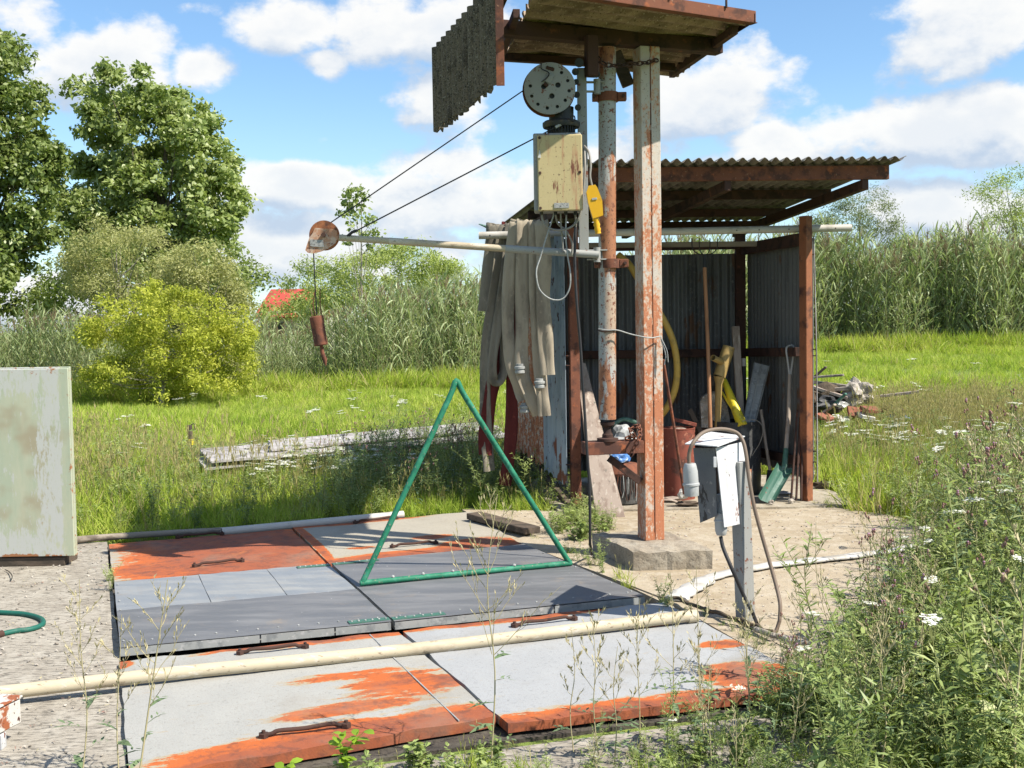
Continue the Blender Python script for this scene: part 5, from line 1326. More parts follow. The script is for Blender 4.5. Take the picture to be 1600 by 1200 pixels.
# rubbish heap on the far side
def heap():
    rr = random.Random(17); Y0 = 15.6
    def W3(px, py, Y): q = D(px, py, Y); return q
    pcs = [((1262, 590), (1318, 586), 15.9, .10, .03, 'old_wood_flat', 'dark splintered board sticking up at the top of the rubbish heap'),
           ((1262, 596), (1345, 606), 15.9, .13, .04, 'old_wood_flat', 'broad weathered board topping the rubbish heap'),
           ((1270, 612), (1332, 606), 15.7, .16, .05, 'old_wood_flat', 'grey board beneath the top of the rubbish heap'),
           ((1265, 603), (1325, 622), 15.6, .12, .04, 'plank_wood', 'brownish plank slanting across the rubbish heap'),
           ((1290, 645), (1322, 615), 15.3, .05, .03, 'green_steel', 'thin green slat propped on the rubbish heap'),
           ((1272, 655), (1305, 632), 15.2, .07, .03, 'plank_wood', 'short plank propped low on the rubbish heap'),
           ((1368, 620), (1436, 612), 15.6, .11, .035, 'plank_wood', 'long pale plank jutting out over the grass from the heap')]
    for (a, b, Y, wd, th, mt, lab) in pcs:
        single(MB().beam(W3(*a, Y), W3(*b, Y - .2), wd, th, bev=.004), 'wooden_plank', mt, lab, 'plank', 'planks on the rubbish heap')
    m_ = MB()
    a = W3(1272, 575, 15.9); b = W3(1292, 570, 15.9)
    single(MB().beam(W3(1262, 598, 15.9), W3(1291, 573, 15.8), .09, .03, bev=.004), 'wooden_plank', 'dark_wood', 'dark broken board pointing up from the heap', 'plank', 'planks on the rubbish heap')
    c = W3(1341, 615, 15.5); blob((c.x, c.y, c.z), .20, .16, .19, 'boulder', 'stone', 'large pale concrete lump at the outer side of the heap', 'rubble', 3, .4, 5)
    c = W3(1296, 628, 15.5); blob((c.x, c.y, c.z), .20, .16, .10, 'rubble_lump', 'black_drum', 'dark crushed lump inside the rubbish heap', 'rubble', 3, .5, 6)
    c = W3(1280, 622, 15.6); blob((c.x, c.y, c.z - .05), .28, .2, .2, 'rubble_lump', 'dirt', 'earthy mound at the core of the rubbish heap', 'rubble', 3, .5, 7)
    c = W3(1313, 632, 15.2); blob((c.x, c.y, c.z), .08, .06, .05, 'rubble_lump', 'sticker', 'small white lump in the middle of the heap', 'rubble', 2, .5, 8)
    for k, (px, py, mt, lab, rx) in enumerate([(1340, 645, 'brick_red', 'tilted red brick tile at the front of the heap', 40), (1362, 640, 'brick_red', 'red brick tile nearest the jutting plank', 15), (1290, 652, 'brick_red', 'broken red tile low beside the shed', 25), (1318, 655, 'sticker', 'thin white plaster slab in front of the heap', 10), (1352, 650, 'sticker', 'small white tile piece in front of the red tile', 12), (1398, 640, 'rust_dark', 'rusty brown box piece at the end of the heap', 8)]):
        c = W3(px, py, 15.2 - .1 * k % .3); c.z = max(c.z, gz(c.x, c.y) + .05)
        single(MB().box(c, (.26, .18, .05 + .02 * (k == 5)), Euler((R(rx), R(8 - k * 4), R(k * 23))).to_matrix(), .005), 'broken_tile', mt, lab, 'tile')
    c = W3(1405, 652, 15.0); blob((c.x, c.y, max(c.z, .1)), .16, .08, .05, 'plastic_sheet', 'blue_tarp', 'crumpled blue plastic at the end of the heap', 'plastic', 3, .4, 12)
    # brown log further out
    a = W3(1520, 684, 14.0); b = W3(1600, 676, 14.2)
    single(MB().tube([a, a.lerp(b, .5) + V3(0, 0, .03), b], [.08, .10, .09], 10), 'fallen_log', 'bark', 'dark fallen log half hidden in the grass beyond the weeds', 'log')
heap()

# ================================================================== HOUSE FAR BEHIND
Yh_ = 62
a, b = D(398, 498, Yh_), D(520, 498, Yh_); zt_ = D(440, 449, Yh_).z; ze = D(440, 492, Yh_).z
t = thing('farm_house', (a.lerp(b, .5).x, Yh_, gz(0, 30)), 'distant house with a bright red roof showing through the trees', 'house')
MB().box(((a.x + b.x) / 2, Yh_ + 3, (ze) / 2 + .1), (b.x - a.x - .6, 6, ze + .2), None).build('wall', 'house_wall', t)
m_ = MB(); zr_ = zt_
m_.quadplate([V3(a.x, Yh_ - .4, ze - .1), V3(b.x, Yh_ - .4, ze - .1), V3(b.x - 1.2, Yh_ + 3, zr_), V3(a.x + .3, Yh_ + 3, zr_)], .1, nrm=(0, -1, 1))
m_.quadplate([V3(a.x, Yh_ + 6.4, ze - .1), V3(b.x, Yh_ + 6.4, ze - .1), V3(b.x - 1.2, Yh_ + 3, zr_), V3(a.x + .3, Yh_ + 3, zr_)], .1, nrm=(0, 1, 1))
m_.build('roof', 'roof_tile_red', t)
for k in range(2):
    w_ = MB().box((a.x + 1.2 + k * 1.6, Yh_ - .02, ze * .6), (.8, .06, .9)).build('window', 'dark_steel', t)

# ================================================================== VEGETATION
RNG = np.random.default_rng(7)
class PB:
    """plant builder: stems as three-sided tubes, leaves as folded two-quad blades"""
    def __init__(s, mats): s.V = []; s.F = []; s.M = []; s.mats = mats
    def stem(s, path, r0, r1, mat, n=3):
        P, Fr = frames(path); b = len(s.V); m = len(P)
        for i, p in enumerate(P):
            t, a, c = Fr[i]; r = r0 + (r1 - r0) * i / (m - 1)
            for j in range(n):
                an = 2 * math.pi * j / n; q = p + (a * math.cos(an) + c * math.sin(an)) * r; s.V.append(q[:])
        k = s.mats.index(mat)
        for i in range(m - 1):
            for j in range(n):
                s.F.append((b + i * n + j, b + i * n + (j + 1) % n, b + (i + 1) * n + (j + 1) % n, b + (i + 1) * n + j)); s.M.append(k)
    def leaf(s, base, d, length, width, mat, droop=.3, seg=2, up=None):
        d = Vector(d).normalized(); side = d.cross(Vector(up) if up is not None else Vector((random.uniform(-.5, .5), random.uniform(-.5, .5), 1)))
        if side.length < 1e-3: side = d.orthogonal()
        side.normalize(); b = len(s.V); p = Vector(base); k = s.mats.index(mat)
        for i in range(seg + 1):
            f = i / seg; w = width * (math.sin(math.pi * (f * .86 + .09)) ** .8) * .5
            if i == seg: w = width * .04
            s.V.append((p - side * w)[:]); s.V.append((p + side * w)[:])
            dd = (d + Vector((0, 0, -droop * (f + .3) * 1.6))).normalized(); p = p + dd * (length / seg)
        for i in range(seg):
            s.F.append((b + 2 * i, b + 2 * i + 1, b + 2 * i + 3, b + 2 * i + 2)); s.M.append(k)
    def disc(s, c, r, mat, n=5, nz=(0, 0, 1)):
        """small flower head: a low fan"""
        b = len(s.V); k = s.mats.index(mat); ph = random.random() * 6
        for j in range(4):
            an = ph + 2 * math.pi * j / 4; s.V.append((c[0] + r * math.cos(an), c[1] + r * math.sin(an), c[2] + random.uniform(-.3, .3) * r))
        s.F.append((b, b + 1, b + 2, b + 3)); s.M.append(k)
    def bud(s, c, r, h, mat):
        b = len(s.V); k = s.mats.index(mat); n = 5
        for (rr_, z) in ((r * .4, 0), (r, h * .35), (r * .9, h * .65), (r * .5, h)):
            for j in range(n):
                an = 2 * math.pi * j / n; s.V.append((c[0] + rr_ * math.cos(an), c[1] + rr_ * math.sin(an), c[2] + z))
        for i in range(3):
            for j in range(n): s.F.append((b + i * n + j, b + i * n + (j + 1) % n, b + (i + 1) * n + (j + 1) % n, b + (i + 1) * n + j)); s.M.append(k)
    def mesh(s, name): return npmesh(name, np.array(s.V), np.array(s.F), s.mats, s.M)
    def proto(s, name): return bpy.data.objects.new(name, s.mesh(name))

U_ = random.uniform
def curve_stem(h, lean=.12, n=6, x=0, y=0):
    a = U_(0, 6.28); l = U_(0, lean) * h; b = U_(-.03, .03) * h
    return [Vector((x + l * math.cos(a) * (i / n) ** 1.6 + b * math.sin(i), y + l * math.sin(a) * (i / n) ** 1.6 + b * math.cos(i * 1.3), h * i / n)) for i in range(n + 1)]
def at_path(P, f):
    k = f * (len(P) - 1); i = min(int(k), len(P) - 2); return P[i].lerp(P[i + 1], k - i), (P[i + 1] - P[i]).normalized()
def rdir(el=.5):
    a = U_(0, 6.28); return Vector((math.cos(a), math.sin(a), el))
def weed_leafy(seed, h=.65, nl=58, branches=7, L=.064, W=.0105):
    random.seed(seed); p = PB(['weed_stem', 'weed_leaf']); P = curve_stem(h); p.stem(P, .004, .0015, 'weed_stem')
    for k in range(nl):
        f = .08 + .92 * (k + U_(0, 1)) / nl; q, t = at_path(P, f)
        p.leaf(q, rdir(U_(.1, .9)), L * U_(.7, 1.2) * (1.15 - .6 * f), W * U_(.7, 1.2), 'weed_leaf', U_(.1, .5))
    for b in range(branches):
        f = U_(.25, .85); q, t = at_path(P, f); d = rdir(1.3).normalized(); l = h * U_(.2, .42)
        B = [q + d * l * i / 3 + Vector((0, 0, .1 * l * (i / 3) ** 2)) for i in range(4)]; p.stem(B, .002, .001, 'weed_stem')
        for k in range(14):
            g, t = at_path(B, U_(.15, 1)); p.leaf(g, rdir(U_(.2, 1.1)), L * .6 * U_(.6, 1.2), W * .7, 'weed_leaf', U_(.1, .4))
    return p.proto('weed')
def weed_bushy(seed, h=.4):
    random.seed(seed); p = PB(['weed_stem', 'weed_leaf'])
    for s_ in range(6):
        P = curve_stem(h * U_(.6, 1.1), .6, 5, U_(-.03, .03), U_(-.03, .03)); p.stem(P, .0025, .001, 'weed_stem')
        for k in range(26):
            q, t = at_path(P, U_(.1, 1)); p.leaf(q, rdir(U_(.1, 1)), U_(.03, .065), U_(.006, .014), 'weed_leaf', U_(.1, .5))
    return p.proto('weed')
def broad_weed(seed, h=.3):
    random.seed(seed); p = PB(['weed_stem', 'weed_leaf'])
    for s_ in range(5):
        P = curve_stem(h * U_(.5, 1), .8, 4, 0, 0); p.stem(P, .003, .0015, 'weed_stem')
        for k in range(9):
            q, t = at_path(P, U_(.2, 1)); p.leaf(q, rdir(U_(.1, .7)), U_(.05, .11), U_(.022, .045), 'weed_leaf', U_(.1, .5), 3)
    return p.proto('weed')
def grass_tuft(seed, n, h, w, dry=0.0, spread=.10, seed_heads=0):
    random.seed(seed); p = PB(['grass_blade', 'grass_dry'])
    for k in range(n):
        a = U_(0, 6.28); r = spread * U_(0, 1) ** .6; hh = h * U_(.45, 1.15)
        m = 'grass_dry' if random.random() < dry else 'grass_blade'
        p.leaf((r * math.cos(a), r * math.sin(a), -.01), (U_(-.5, .5), U_(-.5, .5), 1), hh, w * U_(.7, 1.3), m, U_(0, .55), 3, up=(U_(-1, 1), U_(-1, 1), .1))
    for k in range(seed_heads):
        a = U_(0, 6.28); r = spread * U_(0, 1); P = curve_stem(h * U_(1.3, 1.9), .3, 4, r * math.cos(a), r * math.sin(a)); p.stem(P, .0012, .0008, 'grass_dry')
        for j in range(5): q, t = at_path(P, U_(.78, 1)); p.leaf(q, (U_(-.3, .3), U_(-.3, .3), 1), .045, .006, 'grass_dry', 0)
    return p.proto('grass_tuft')
def yarrow_p(p, x, y, h, s_=1.0):
    P = curve_stem(h, .25, 5, x, y); p.stem(P, .0022, .0013, 'weed_stem')
    top = P[-1]
    for k in range(18):
        q, t = at_path(P, U_(.1, .85)); p.leaf(q, rdir(U_(.3, 1)), U_(.04, .08), .007, 'weed_leaf', .3)
    for c in range(7):
        cx, cy = U_(-.028, .028) * s_, U_(-.028, .028) * s_
        q, t = at_path(P, .88); p.stem([q, top + Vector((cx, cy, .0))], .001, .0008, 'weed_stem')
        for j in range(9): p.disc((top.x + cx + U_(-.012, .012) * s_, top.y + cy + U_(-.012, .012) * s_, top.z + U_(.002, .008)), U_(.004, .0065) * s_, 'flower_white')
def yarrow(seed, h=.5, n=1, s_=1.0):
    random.seed(seed); p = PB(['weed_stem', 'weed_leaf', 'flower_white'])
    for k in range(n): yarrow_p(p, U_(-.1, .1) * (n > 1), U_(-.1, .1) * (n > 1), h * U_(.85, 1.1), s_)
    return p.proto('yarrow')
def thistle(seed, h=.75):
    random.seed(seed); p = PB(['weed_stem', 'thistle_leaf', 'bud_brown', 'flower_pink']); P = curve_stem(h, .1); p.stem(P, .0045, .002, 'weed_stem')
    def spiny(q, d, L):
        d = d.normalized()
        p.leaf(q, d, L, L * .16, 'thistle_leaf', .35, 3)
        for k in range(5):
            f = .2 + .15 * k; sd = d.cross(Vector((0, 0, 1))).normalized() * (1 if k % 2 else -1)
            p.leaf(q + d * L * f + Vector((0, 0, -.25 * L * f * f)), d * .5 + sd, L * .26, L * .07, 'thistle_leaf', .1, 2)
    for k in range(13):
        q, t = at_path(P, .08 + .065 * k); spiny(q, rdir(U_(.3, .9)), U_(.09, .16) * (1.1 - .05 * k))
    for b in range(6):
        q, t = at_path(P, U_(.6, 1)); d = rdir(1.6).normalized(); l = h * U_(.1, .22); B = [q, q + d * l * .5, q + d * l + Vector((0, 0, l * .2))]; p.stem(B, .002, .0012, 'weed_stem')
        for c in range(3):
            e = B[-1] + Vector((U_(-.014, .014), U_(-.014, .014), U_(-.015, .02))); p.stem([B[1].lerp(B[-1], .7), e], .0012, .001, 'weed_stem'); p.bud(e, .0058, .016, 'bud_brown')
            if random.random() < .22: p.bud(e + Vector((0, 0, .013)), .006, .009, 'flower_pink')
    return p.proto('thistle')
def dry_plant(p, root, top, nb=9, spread=.16, leafy=0, rs=.004, seedlen=.016, leafmat='thistle_leaf', twist=1):
    root, top = Vector(root), Vector(top); h = (top - root).length
    P = catmull([root, root.lerp(top, .33) + Vector((U_(-.03, .03) * h, U_(-.03, .03) * h, 0)), root.lerp(top, .66) + Vector((U_(-.03, .03) * h, U_(-.03, .03) * h, 0)), top], 4)
    p.stem(P, rs, rs * .35, 'dry_stem', 4)
    for b in range(nb):
        f = .38 + .55 * b / nb + U_(-.03, .03); q, t = at_path(P, min(f, .98)); a = b * 2.4 + U_(-.5, .5)
        l = spread * U_(.7, 1.25) * (1.15 - .6 * (f - .38) / .6); d = Vector((math.cos(a), math.sin(a) * .8, U_(.7, 1.5))).normalized()
        B = [q + d * l * i / 4 + Vector((0, 0, l * .22 * (i / 4) ** 2)) + Vector((U_(-.006, .006), U_(-.006, .006), 0)) for i in range(5)]
        p.stem(B, rs * .38, rs * .2, 'dry_stem')
        for tw in range(5):
            g, t = at_path(B, U_(.25, .95)); e = g + (d + rdir(.6) * .8).normalized() * l * U_(.15, .38); p.stem([g, g.lerp(e, .5) + Vector((0, 0, -.003)), e], rs * .22, rs * .15, 'dry_stem')
            for k in range(3): gg = g.lerp(e, U_(.3, 1)); p.leaf(gg, (e - g).normalized() + rdir(.5) * .35, seedlen * U_(.7, 1.3), .0042, 'dry_stem', 0)
        for k in range(5): g, t = at_path(B, U_(.3, 1)); p.leaf(g, t + rdir(.4) * .4, seedlen, .0042, 'dry_stem', 0)
    for k in range(leafy):
        q, t = at_path(P, .05 + .42 * k / max(1, leafy)); d = rdir(U_(.2, .8)).normalized(); L = U_(.07, .12)
        p.leaf(q, d, L, L * .22, leafmat, .4, 3)
        for j in range(4):
            sd = d.cross(Vector((0, 0, 1))).normalized() * (1 if j % 2 else -1); p.leaf(q + d * L * (.3 + .15 * j) + Vector((0, 0, -.05 * L * j)), d * .4 + sd, L * .3, L * .1, leafmat, .1, 2)
def dry_proto(seed, h=.6):
    random.seed(seed); p = PB(['dry_stem', 'thistle_leaf']); dry_plant(p, (0, 0, 0), (U_(-.05, .05), U_(-.05, .05), h), 9, .13, 6); return p.proto('dry_weed')
def reed(seed, h=2.7):
    random.seed(seed); p = PB(['reed_stem', 'reed_leaf', 'reed_plume']); P = curve_stem(h, .10, 6); p.stem(P, .007, .003, 'reed_stem')
    ba = U_(0, 6.28)
    for k in range(11):
        f = .14 + .84 * k / 11; q, t = at_path(P, f); a = ba + (k % 2) * math.pi + U_(-.7, .7)
        p.leaf(q, (math.cos(a), math.sin(a), U_(1.4, 3.4)), U_(.38, .62) * (1 - .25 * f), U_(.026, .044), 'reed_leaf', U_(.15, .65), 4)
    if seed % 3 == 0:
        for k in range(22): q, t = at_path(P, U_(.93, 1)); p.leaf(q, (U_(-.25, .45), U_(-.3, .3), 1), U_(.10, .22), .010, 'reed_plume', .3)
    return p.proto('reed')

# ---- scattering through geometry nodes
def scatter(name, pts, rots, scls, idx, protos, label, cat, loc=(0, 0, 0)):
    pts = np.asarray(pts, dtype=np.float32) - np.asarray(loc, dtype=np.float32)
    me = bpy.data.meshes.new(name); me.vertices.add(len(pts)); me.vertices.foreach_set('co', pts.ravel())
    a = me.attributes.new('rot', 'FLOAT_VECTOR', 'POINT'); a.data.foreach_set('vector', np.asarray(rots, dtype=np.float32).ravel())
    a = me.attributes.new('scl', 'FLOAT', 'POINT'); a.data.foreach_set('value', np.asarray(scls, dtype=np.float32))
    a = me.attributes.new('idx', 'INT', 'POINT'); a.data.foreach_set('value', np.asarray(idx, dtype=np.int32))
    o = bpy.data.objects.new(name, me); o.location = loc; link(o)
    ng = bpy.data.node_groups.new(name, 'GeometryNodeTree')
    ng.interface.new_socket(name='Geometry', in_out='INPUT', socket_type='NodeSocketGeometry')
    ng.interface.new_socket(name='Geometry', in_out='OUTPUT', socket_type='NodeSocketGeometry')
    gi = ng.nodes.new('NodeGroupInput'); go = ng.nodes.new('NodeGroupOutput')
    iop = ng.nodes.new('GeometryNodeInstanceOnPoints'); jn = ng.nodes.new('GeometryNodeJoinGeometry')
    for pr in protos:
        oi = ng.nodes.new('GeometryNodeObjectInfo'); oi.inputs['Object'].default_value = pr; oi.inputs['As Instance'].default_value = True
        ng.links.new(oi.outputs['Geometry'], jn.inputs[0])
    def attr(nm, dt):
        n = ng.nodes.new('GeometryNodeInputNamedAttribute'); n.data_type = dt; n.inputs['Name'].default_value = nm
        return next(s for s in n.outputs if s.enabled and s.name == 'Attribute')
    ng.links.new(gi.outputs[0], iop.inputs['Points']); ng.links.new(jn.outputs[0], iop.inputs['Instance'])
    iop.inputs['Pick Instance'].default_value = True
    ng.links.new(attr('idx', 'INT'), iop.inputs['Instance Index'])
    er = ng.nodes.new('FunctionNodeEulerToRotation'); ng.links.new(attr('rot', 'FLOAT_VECTOR'), er.inputs[0]); ng.links.new(er.outputs[0], iop.inputs['Rotation'])
    ng.links.new(attr('scl', 'FLOAT'), iop.inputs['Scale'])
    ng.links.new(iop.outputs[0], go.inputs[0])
    md = o.modifiers.new('scatter', 'NODES'); md.node_group = ng
    return tag(o, label, cat, kind='stuff')
def do_scatter(name, XY, protos, label, cat, smin=.8, smax=1.2, tilt=.12, hfun=None, zoff=0.0, prob=None):
    XY = np.asarray(XY); n = len(XY)
    Z = np.array([gz(x, y) for x, y in XY]) + zoff - .03
    rot = np.stack([RNG.normal(0, tilt, n), RNG.normal(0, tilt, n), RNG.uniform(0, 6.28, n)], 1)
    sc = RNG.uniform(smin, smax, n)
    if hfun is not None: sc = sc * np.array([hfun(x, y) for x, y in XY])
    idx = RNG.choice(len(protos), n, p=prob)
    return scatter(name, np.column_stack([XY, Z]), rot, sc, idx, protos, label, cat)
def in_any(X, Y, polys, grow=0):
    m = np.zeros(len(X), bool)
    for q in polys: m |= poly_in(q, X, Y)
    return m
def proj(x, y, z=0):
    v = CR.transposed() @ (Vector((x, y, z)) - CO); return 800 + FPX * v.x / -v.z, 600 - FPX * v.y / -v.z

# ---- weeds
wl = [weed_leafy(100 + i, .65, 34, 5, .09, .015) for i in range(2)] + [weed_leafy(104 + i) for i in range(2)] + [weed_leafy(110 + i, .7, 60, 7, .06, .011) for i in range(3)]
wb = [weed_bushy(120 + i) for i in range(5)]
wbr = [broad_weed(130 + i) for i in range(3)]
th = [thistle(140 + i) for i in range(4)]
ya = [yarrow(150 + i, .5, 1, .9) for i in range(4)]
yc = [yarrow(160 + i, .34, 4, 1.25) for i in range(3)]
dw = [dry_proto(170 + i) for i in range(4)]
# ---- meadow grass
SHEETPOLY = [(p.x, p.y) for p in [G(300, 735), G(690, 722), G(765, 685), G(765, 655), G(305, 692)]]
PAVED.append(SHEETPOLY)
def field(n, y0, y1, pw):
    u = RNG.uniform(0, 1, n); Y = (y0 ** pw + u * (y1 ** pw - y0 ** pw)) ** (1 / pw)
    X = RNG.uniform(-1, 1, n) * (Y * .50 + 1.2); return X, Y
WEEDPOLY = [G(*p) for p in [(800, 1200), (1010, 1165), (1190, 1130), (1275, 1065), (1345, 1005), (1410, 935), (1480, 865), (1540, 800), (1720, 780), (2300, 950), (2300, 1700), (700, 1700)]]
WEEDXY = [(p.x, p.y) for p in WEEDPOLY]
near = [grass_tuft(i, 46, .24, .0065, .05, .10, 1) for i in range(5)]
far = [grass_tuft(20 + i, 40, .28, .011, .07, .16, 0) for i in range(5)]
dryp = [grass_tuft(40 + i, 40, .30, .008, .65, .13, 6) for i in range(3)]
pnear, pfar = near, far
X, Y = field(6500, 7.0, 14.5, 1.0)
k = ~in_any(X, Y, PAVED + [WEEDXY]) & ~((Y < 8.2) & (X < 2.2))
k &= (np.sin(X * 2.1 + np.cos(Y * 1.7) * 2) + np.sin(Y * 2.9 + X * .6) > RNG.uniform(-2.3, -.6, len(X)))
XY = np.column_stack([X[k], Y[k]])
hv = lambda x, y: .62 + .55 * (.5 + .5 * math.sin(x * 1.1 + math.cos(y * .9) * 2)) 
do_scatter('meadow_grass', XY, near * 2 + dryp[:1] + wb[:1], 'bright green meadow grass behind the hatch covers', 'grass', .75, 1.2, .12, hv)
X, Y = field(9000, 14.0, 33.0, 1.15)
k = ~in_any(X, Y, PAVED)
XY = np.column_stack([X[k], Y[k]])
do_scatter('far_grass', XY, far, 'sunlit yellow green grass running up to the reeds', 'grass', .7, 1.15, .12, lambda x, y: .55 + .35 * (.5 + .5 * math.sin(x * .8 + y)))
q = [G(*p) for p in [(1310, 655), (1640, 640), (1640, 700), (1420, 705)]]
X = RNG.uniform(3, 9, 2500); Y = RNG.uniform(10, 18, 2500); k = poly_in([(p.x, p.y) for p in q], X, Y)
do_scatter('dry_grass', np.column_stack([X[k], Y[k]]), dryp, 'patch of dry tan grass beyond the rubbish heap', 'grass', .7, 1.1)

# ---- reeds
reeds = [reed(i, 2.7 + .2 * (i % 3)) for i in range(8)]
def front_line(x): return 24.5 + 1.6 * smooth((x + 9) / 5) + 2.2 * smooth((x + 3) / 4) + 2.5 * smooth((x - 3) / 5) 
def reed_h(x, y):
    h = .60 + .16 * smooth((x + 6.5) / 4) + .24 * smooth((x + 2.6) / 3) + .03 * smooth((x - 3) / 4)
    h *= 1 - .10 * smooth((x + 7.2) / 1.0) * smooth((-4.4 - x) / 1.0)
    return h * (1 + .07 * math.sin(x * 1.7) + .06 * math.sin(x * 4.1 + 1) + .05 * math.sin(x * .83 + 2))
n = 6200; X = RNG.uniform(-15, 19, n); dY = RNG.exponential(1.5, n).clip(0, 7)
Y = np.array([front_line(x) for x in X]) + dY + .25 * np.sin(X * 2.3)
do_scatter('reed_bed', np.column_stack([X, Y]), reeds, 'dense bed of tall grey green reeds along the far side of the meadow', 'reeds', .82, 1.12, .07, reed_h)
# low mixed growth at the foot of the reeds
foot = [grass_tuft(60 + i, 60, .55, .014, .2, .2, 0) for i in range(3)]
n = 1500; X = RNG.uniform(-14, 17, n); Y = np.array([front_line(x) for x in X]) + RNG.normal(-.1, .45, n)
do_scatter('reed_edge_grass', np.column_stack([X, Y]), foot, 'longer grass fringing the foot of the reeds', 'grass', .6, 1.2)

def wh(x, y):
    px, py = proj(x, y); return max(.34, min(1.2, .33 + .00105 * (px - 900) + .0012 * max(0, px - 1430) - .03 * max(0, 4.6 - y)))
def rnd_in(poly, n):
    xs_ = [p[0] for p in poly]; ys_ = [p[1] for p in poly]; out = []
    while len(out) < n:
        X = RNG.uniform(min(xs_), max(xs_), n * 2); Y = RNG.uniform(min(ys_), max(ys_), n * 2); k = poly_in(poly, X, Y)
        out += list(zip(X[k], Y[k]))
    return np.array(out[:n])
XY = rnd_in(WEEDXY, 900); XY = XY[(XY[:, 1] > 3.15) & (XY[:, 0] < XY[:, 1] * .5 + .6)]
do_scatter('weeds', XY, wl + wb + wbr, 'dense tangle of green weeds in the nearest corner of the yard', 'weeds', .5, 1.3, .16, wh, prob=[.105] * 7 + [.046] * 5 + [.035 / 3] * 3 )
XY = rnd_in(WEEDXY, 1500); XY = XY[(XY[:, 1] > 3.15) & (XY[:, 0] < XY[:, 1] * .5 + .6)]
do_scatter('weed_undergrowth', XY, wb + wbr + near[:2], 'low undergrowth filling in beneath the nearest weeds', 'undergrowth', .5, .9, .2, lambda x, y: wh(x, y) * 1.0)
XY = rnd_in(WEEDXY, 90); XY = XY[XY[:, 1] > 3.3]; do_scatter('yarrow_weeds', XY, ya, 'white yarrow flowers scattered through the nearest weeds', 'flowers', .85, 1.1, .1, lambda x, y: wh(x, y) * 1.3)
XY = rnd_in(WEEDXY, 80); XY = XY[(XY[:, 0] > XY[:, 1] * .20) & (XY[:, 1] > 3.3)]
do_scatter('thistle_weeds', XY, th, 'thistles with brown buds and pink flowers among the nearest weeds', 'thistles', .8, 1.1, .1, lambda x, y: wh(x, y) * .95)
XY = rnd_in(WEEDXY, 85); XY = XY[XY[:, 1] > 3.4]; do_scatter('dry_weeds', XY, dw, 'dry seeding stalks rising above the nearest weeds', 'weeds', .8, 1.2, .1, lambda x, y: wh(x, y) * 1.15)
# dark weeds behind the covers and around the shed's side
def pxpoly(l): return [(G(*p).x, G(*p).y) for p in l]
XY = rnd_in(pxpoly([(480, 812), (735, 792), (890, 800), (880, 740), (740, 715), (560, 735)]), 420)
do_scatter('shade_weeds', XY, wl + wb + th[:2], 'tall dark weeds growing between the hatch covers and the shed', 'weeds', .7, 1.05, .15, lambda x, y: .78)
XY = rnd_in(pxpoly([(125, 838), (480, 812), (500, 760), (130, 770)]), 110)
do_scatter('edge_weeds', XY, wl + wb, 'leafy weeds along the back edge of the concrete apron', 'weeds', .6, 1.0, .15, lambda x, y: .62)
XY = rnd_in(pxpoly([(560, 760), (760, 740), (760, 690), (600, 690)]), 90)
do_scatter('sheet_weeds', XY, wl + wb, 'weeds growing up in front of the pale sheets', 'weeds', .7, 1.1, .12, lambda x, y: .85)
XY = rnd_in(pxpoly([(855, 845), (935, 846), (968, 832), (925, 800), (870, 800)]), 60)
do_scatter('low_weeds', XY, wb + wbr, 'low bright weeds beside the leaning board', 'weeds', .5, .8, .15, lambda x, y: .8)
XY = rnd_in(pxpoly([(1380, 800), (1480, 838), (1640, 830), (1640, 700), (1420, 740)]), 260)
do_scatter('verge_weeds', XY, wl + wb + wbr, 'mixed weeds along the far edge of the sandy yard', 'weeds', .6, 1.05, .15, lambda x, y: .72)
XY = rnd_in(pxpoly([(505, 1205), (800, 1165), (830, 1200), (780, 1235), (500, 1235)]), 40)
do_scatter('step_weeds', XY, wbr + near[:2], 'small weeds at the front edge of the hatch covers', 'weeds', .4, .7, .15, lambda x, y: .6)
XY = rnd_in(pxpoly([(380, 790), (620, 775), (600, 715), (400, 725)]), 60)
do_scatter('yarrow_flowers', XY, yc, 'white yarrow dotting the meadow in front of the pale sheets', 'flowers', .8, 1.1, .1)
XY = np.vstack([rnd_in(pxpoly([(1290, 720), (1620, 760), (1620, 700), (1300, 690)]), 45), rnd_in(pxpoly([(130, 790), (1600, 720), (1600, 600), (130, 640)]), 60)])
XY = XY[~in_any(XY[:, 0], XY[:, 1], PAVED)]
do_scatter('yarrow_meadow', XY, yc, 'white yarrow clusters in the grass beyond the shed', 'flowers', .8, 1.1, .1)

# litter on the slabs, tufts in the joints
random.seed(500); gp = []
for i in range(3):
    p = PB(['dry_stem', 'bud_brown', 'grass_blade'])
    for k in range(7): p.leaf((U_(-.08, .08), U_(-.08, .08), .003), (U_(-1, 1), U_(-1, 1), U_(0, .2)), U_(.012, .035), U_(.004, .012), 'bud_brown' if k % 2 else 'dry_stem', 0)
    gp.append(p.proto('leaf_litter'))
st = []
for i in range(3):
    bm = bmesh.new(); bmesh.ops.create_icosphere(bm, subdivisions=1, radius=.006)
    for v in bm.verts: v.co *= U_(.6, 1.3); v.co.z *= .6
    me = bpy.data.meshes.new('grit'); bm.to_mesh(me); bm.free(); me.materials.append(MATS['stone']); st.append(bpy.data.objects.new('grit', me))
XY = np.vstack([rnd_in([tuple(p) for p in PAD], 260), rnd_in(pxpoly([(0, 870), (160, 850), (200, 1200), (-150, 1200)]), 60)])
XY = XY[~in_any(XY[:, 0], XY[:, 1], [[(p.x, p.y) for p in (G(170, 848), G(735, 799), G(1290, 1072), G(205, 1215))]])]
do_scatter('leaf_litter', XY, gp, 'dry leaf bits and stalks strewn over the concrete', 'litter', .3, .8, .02, zoff=.036)
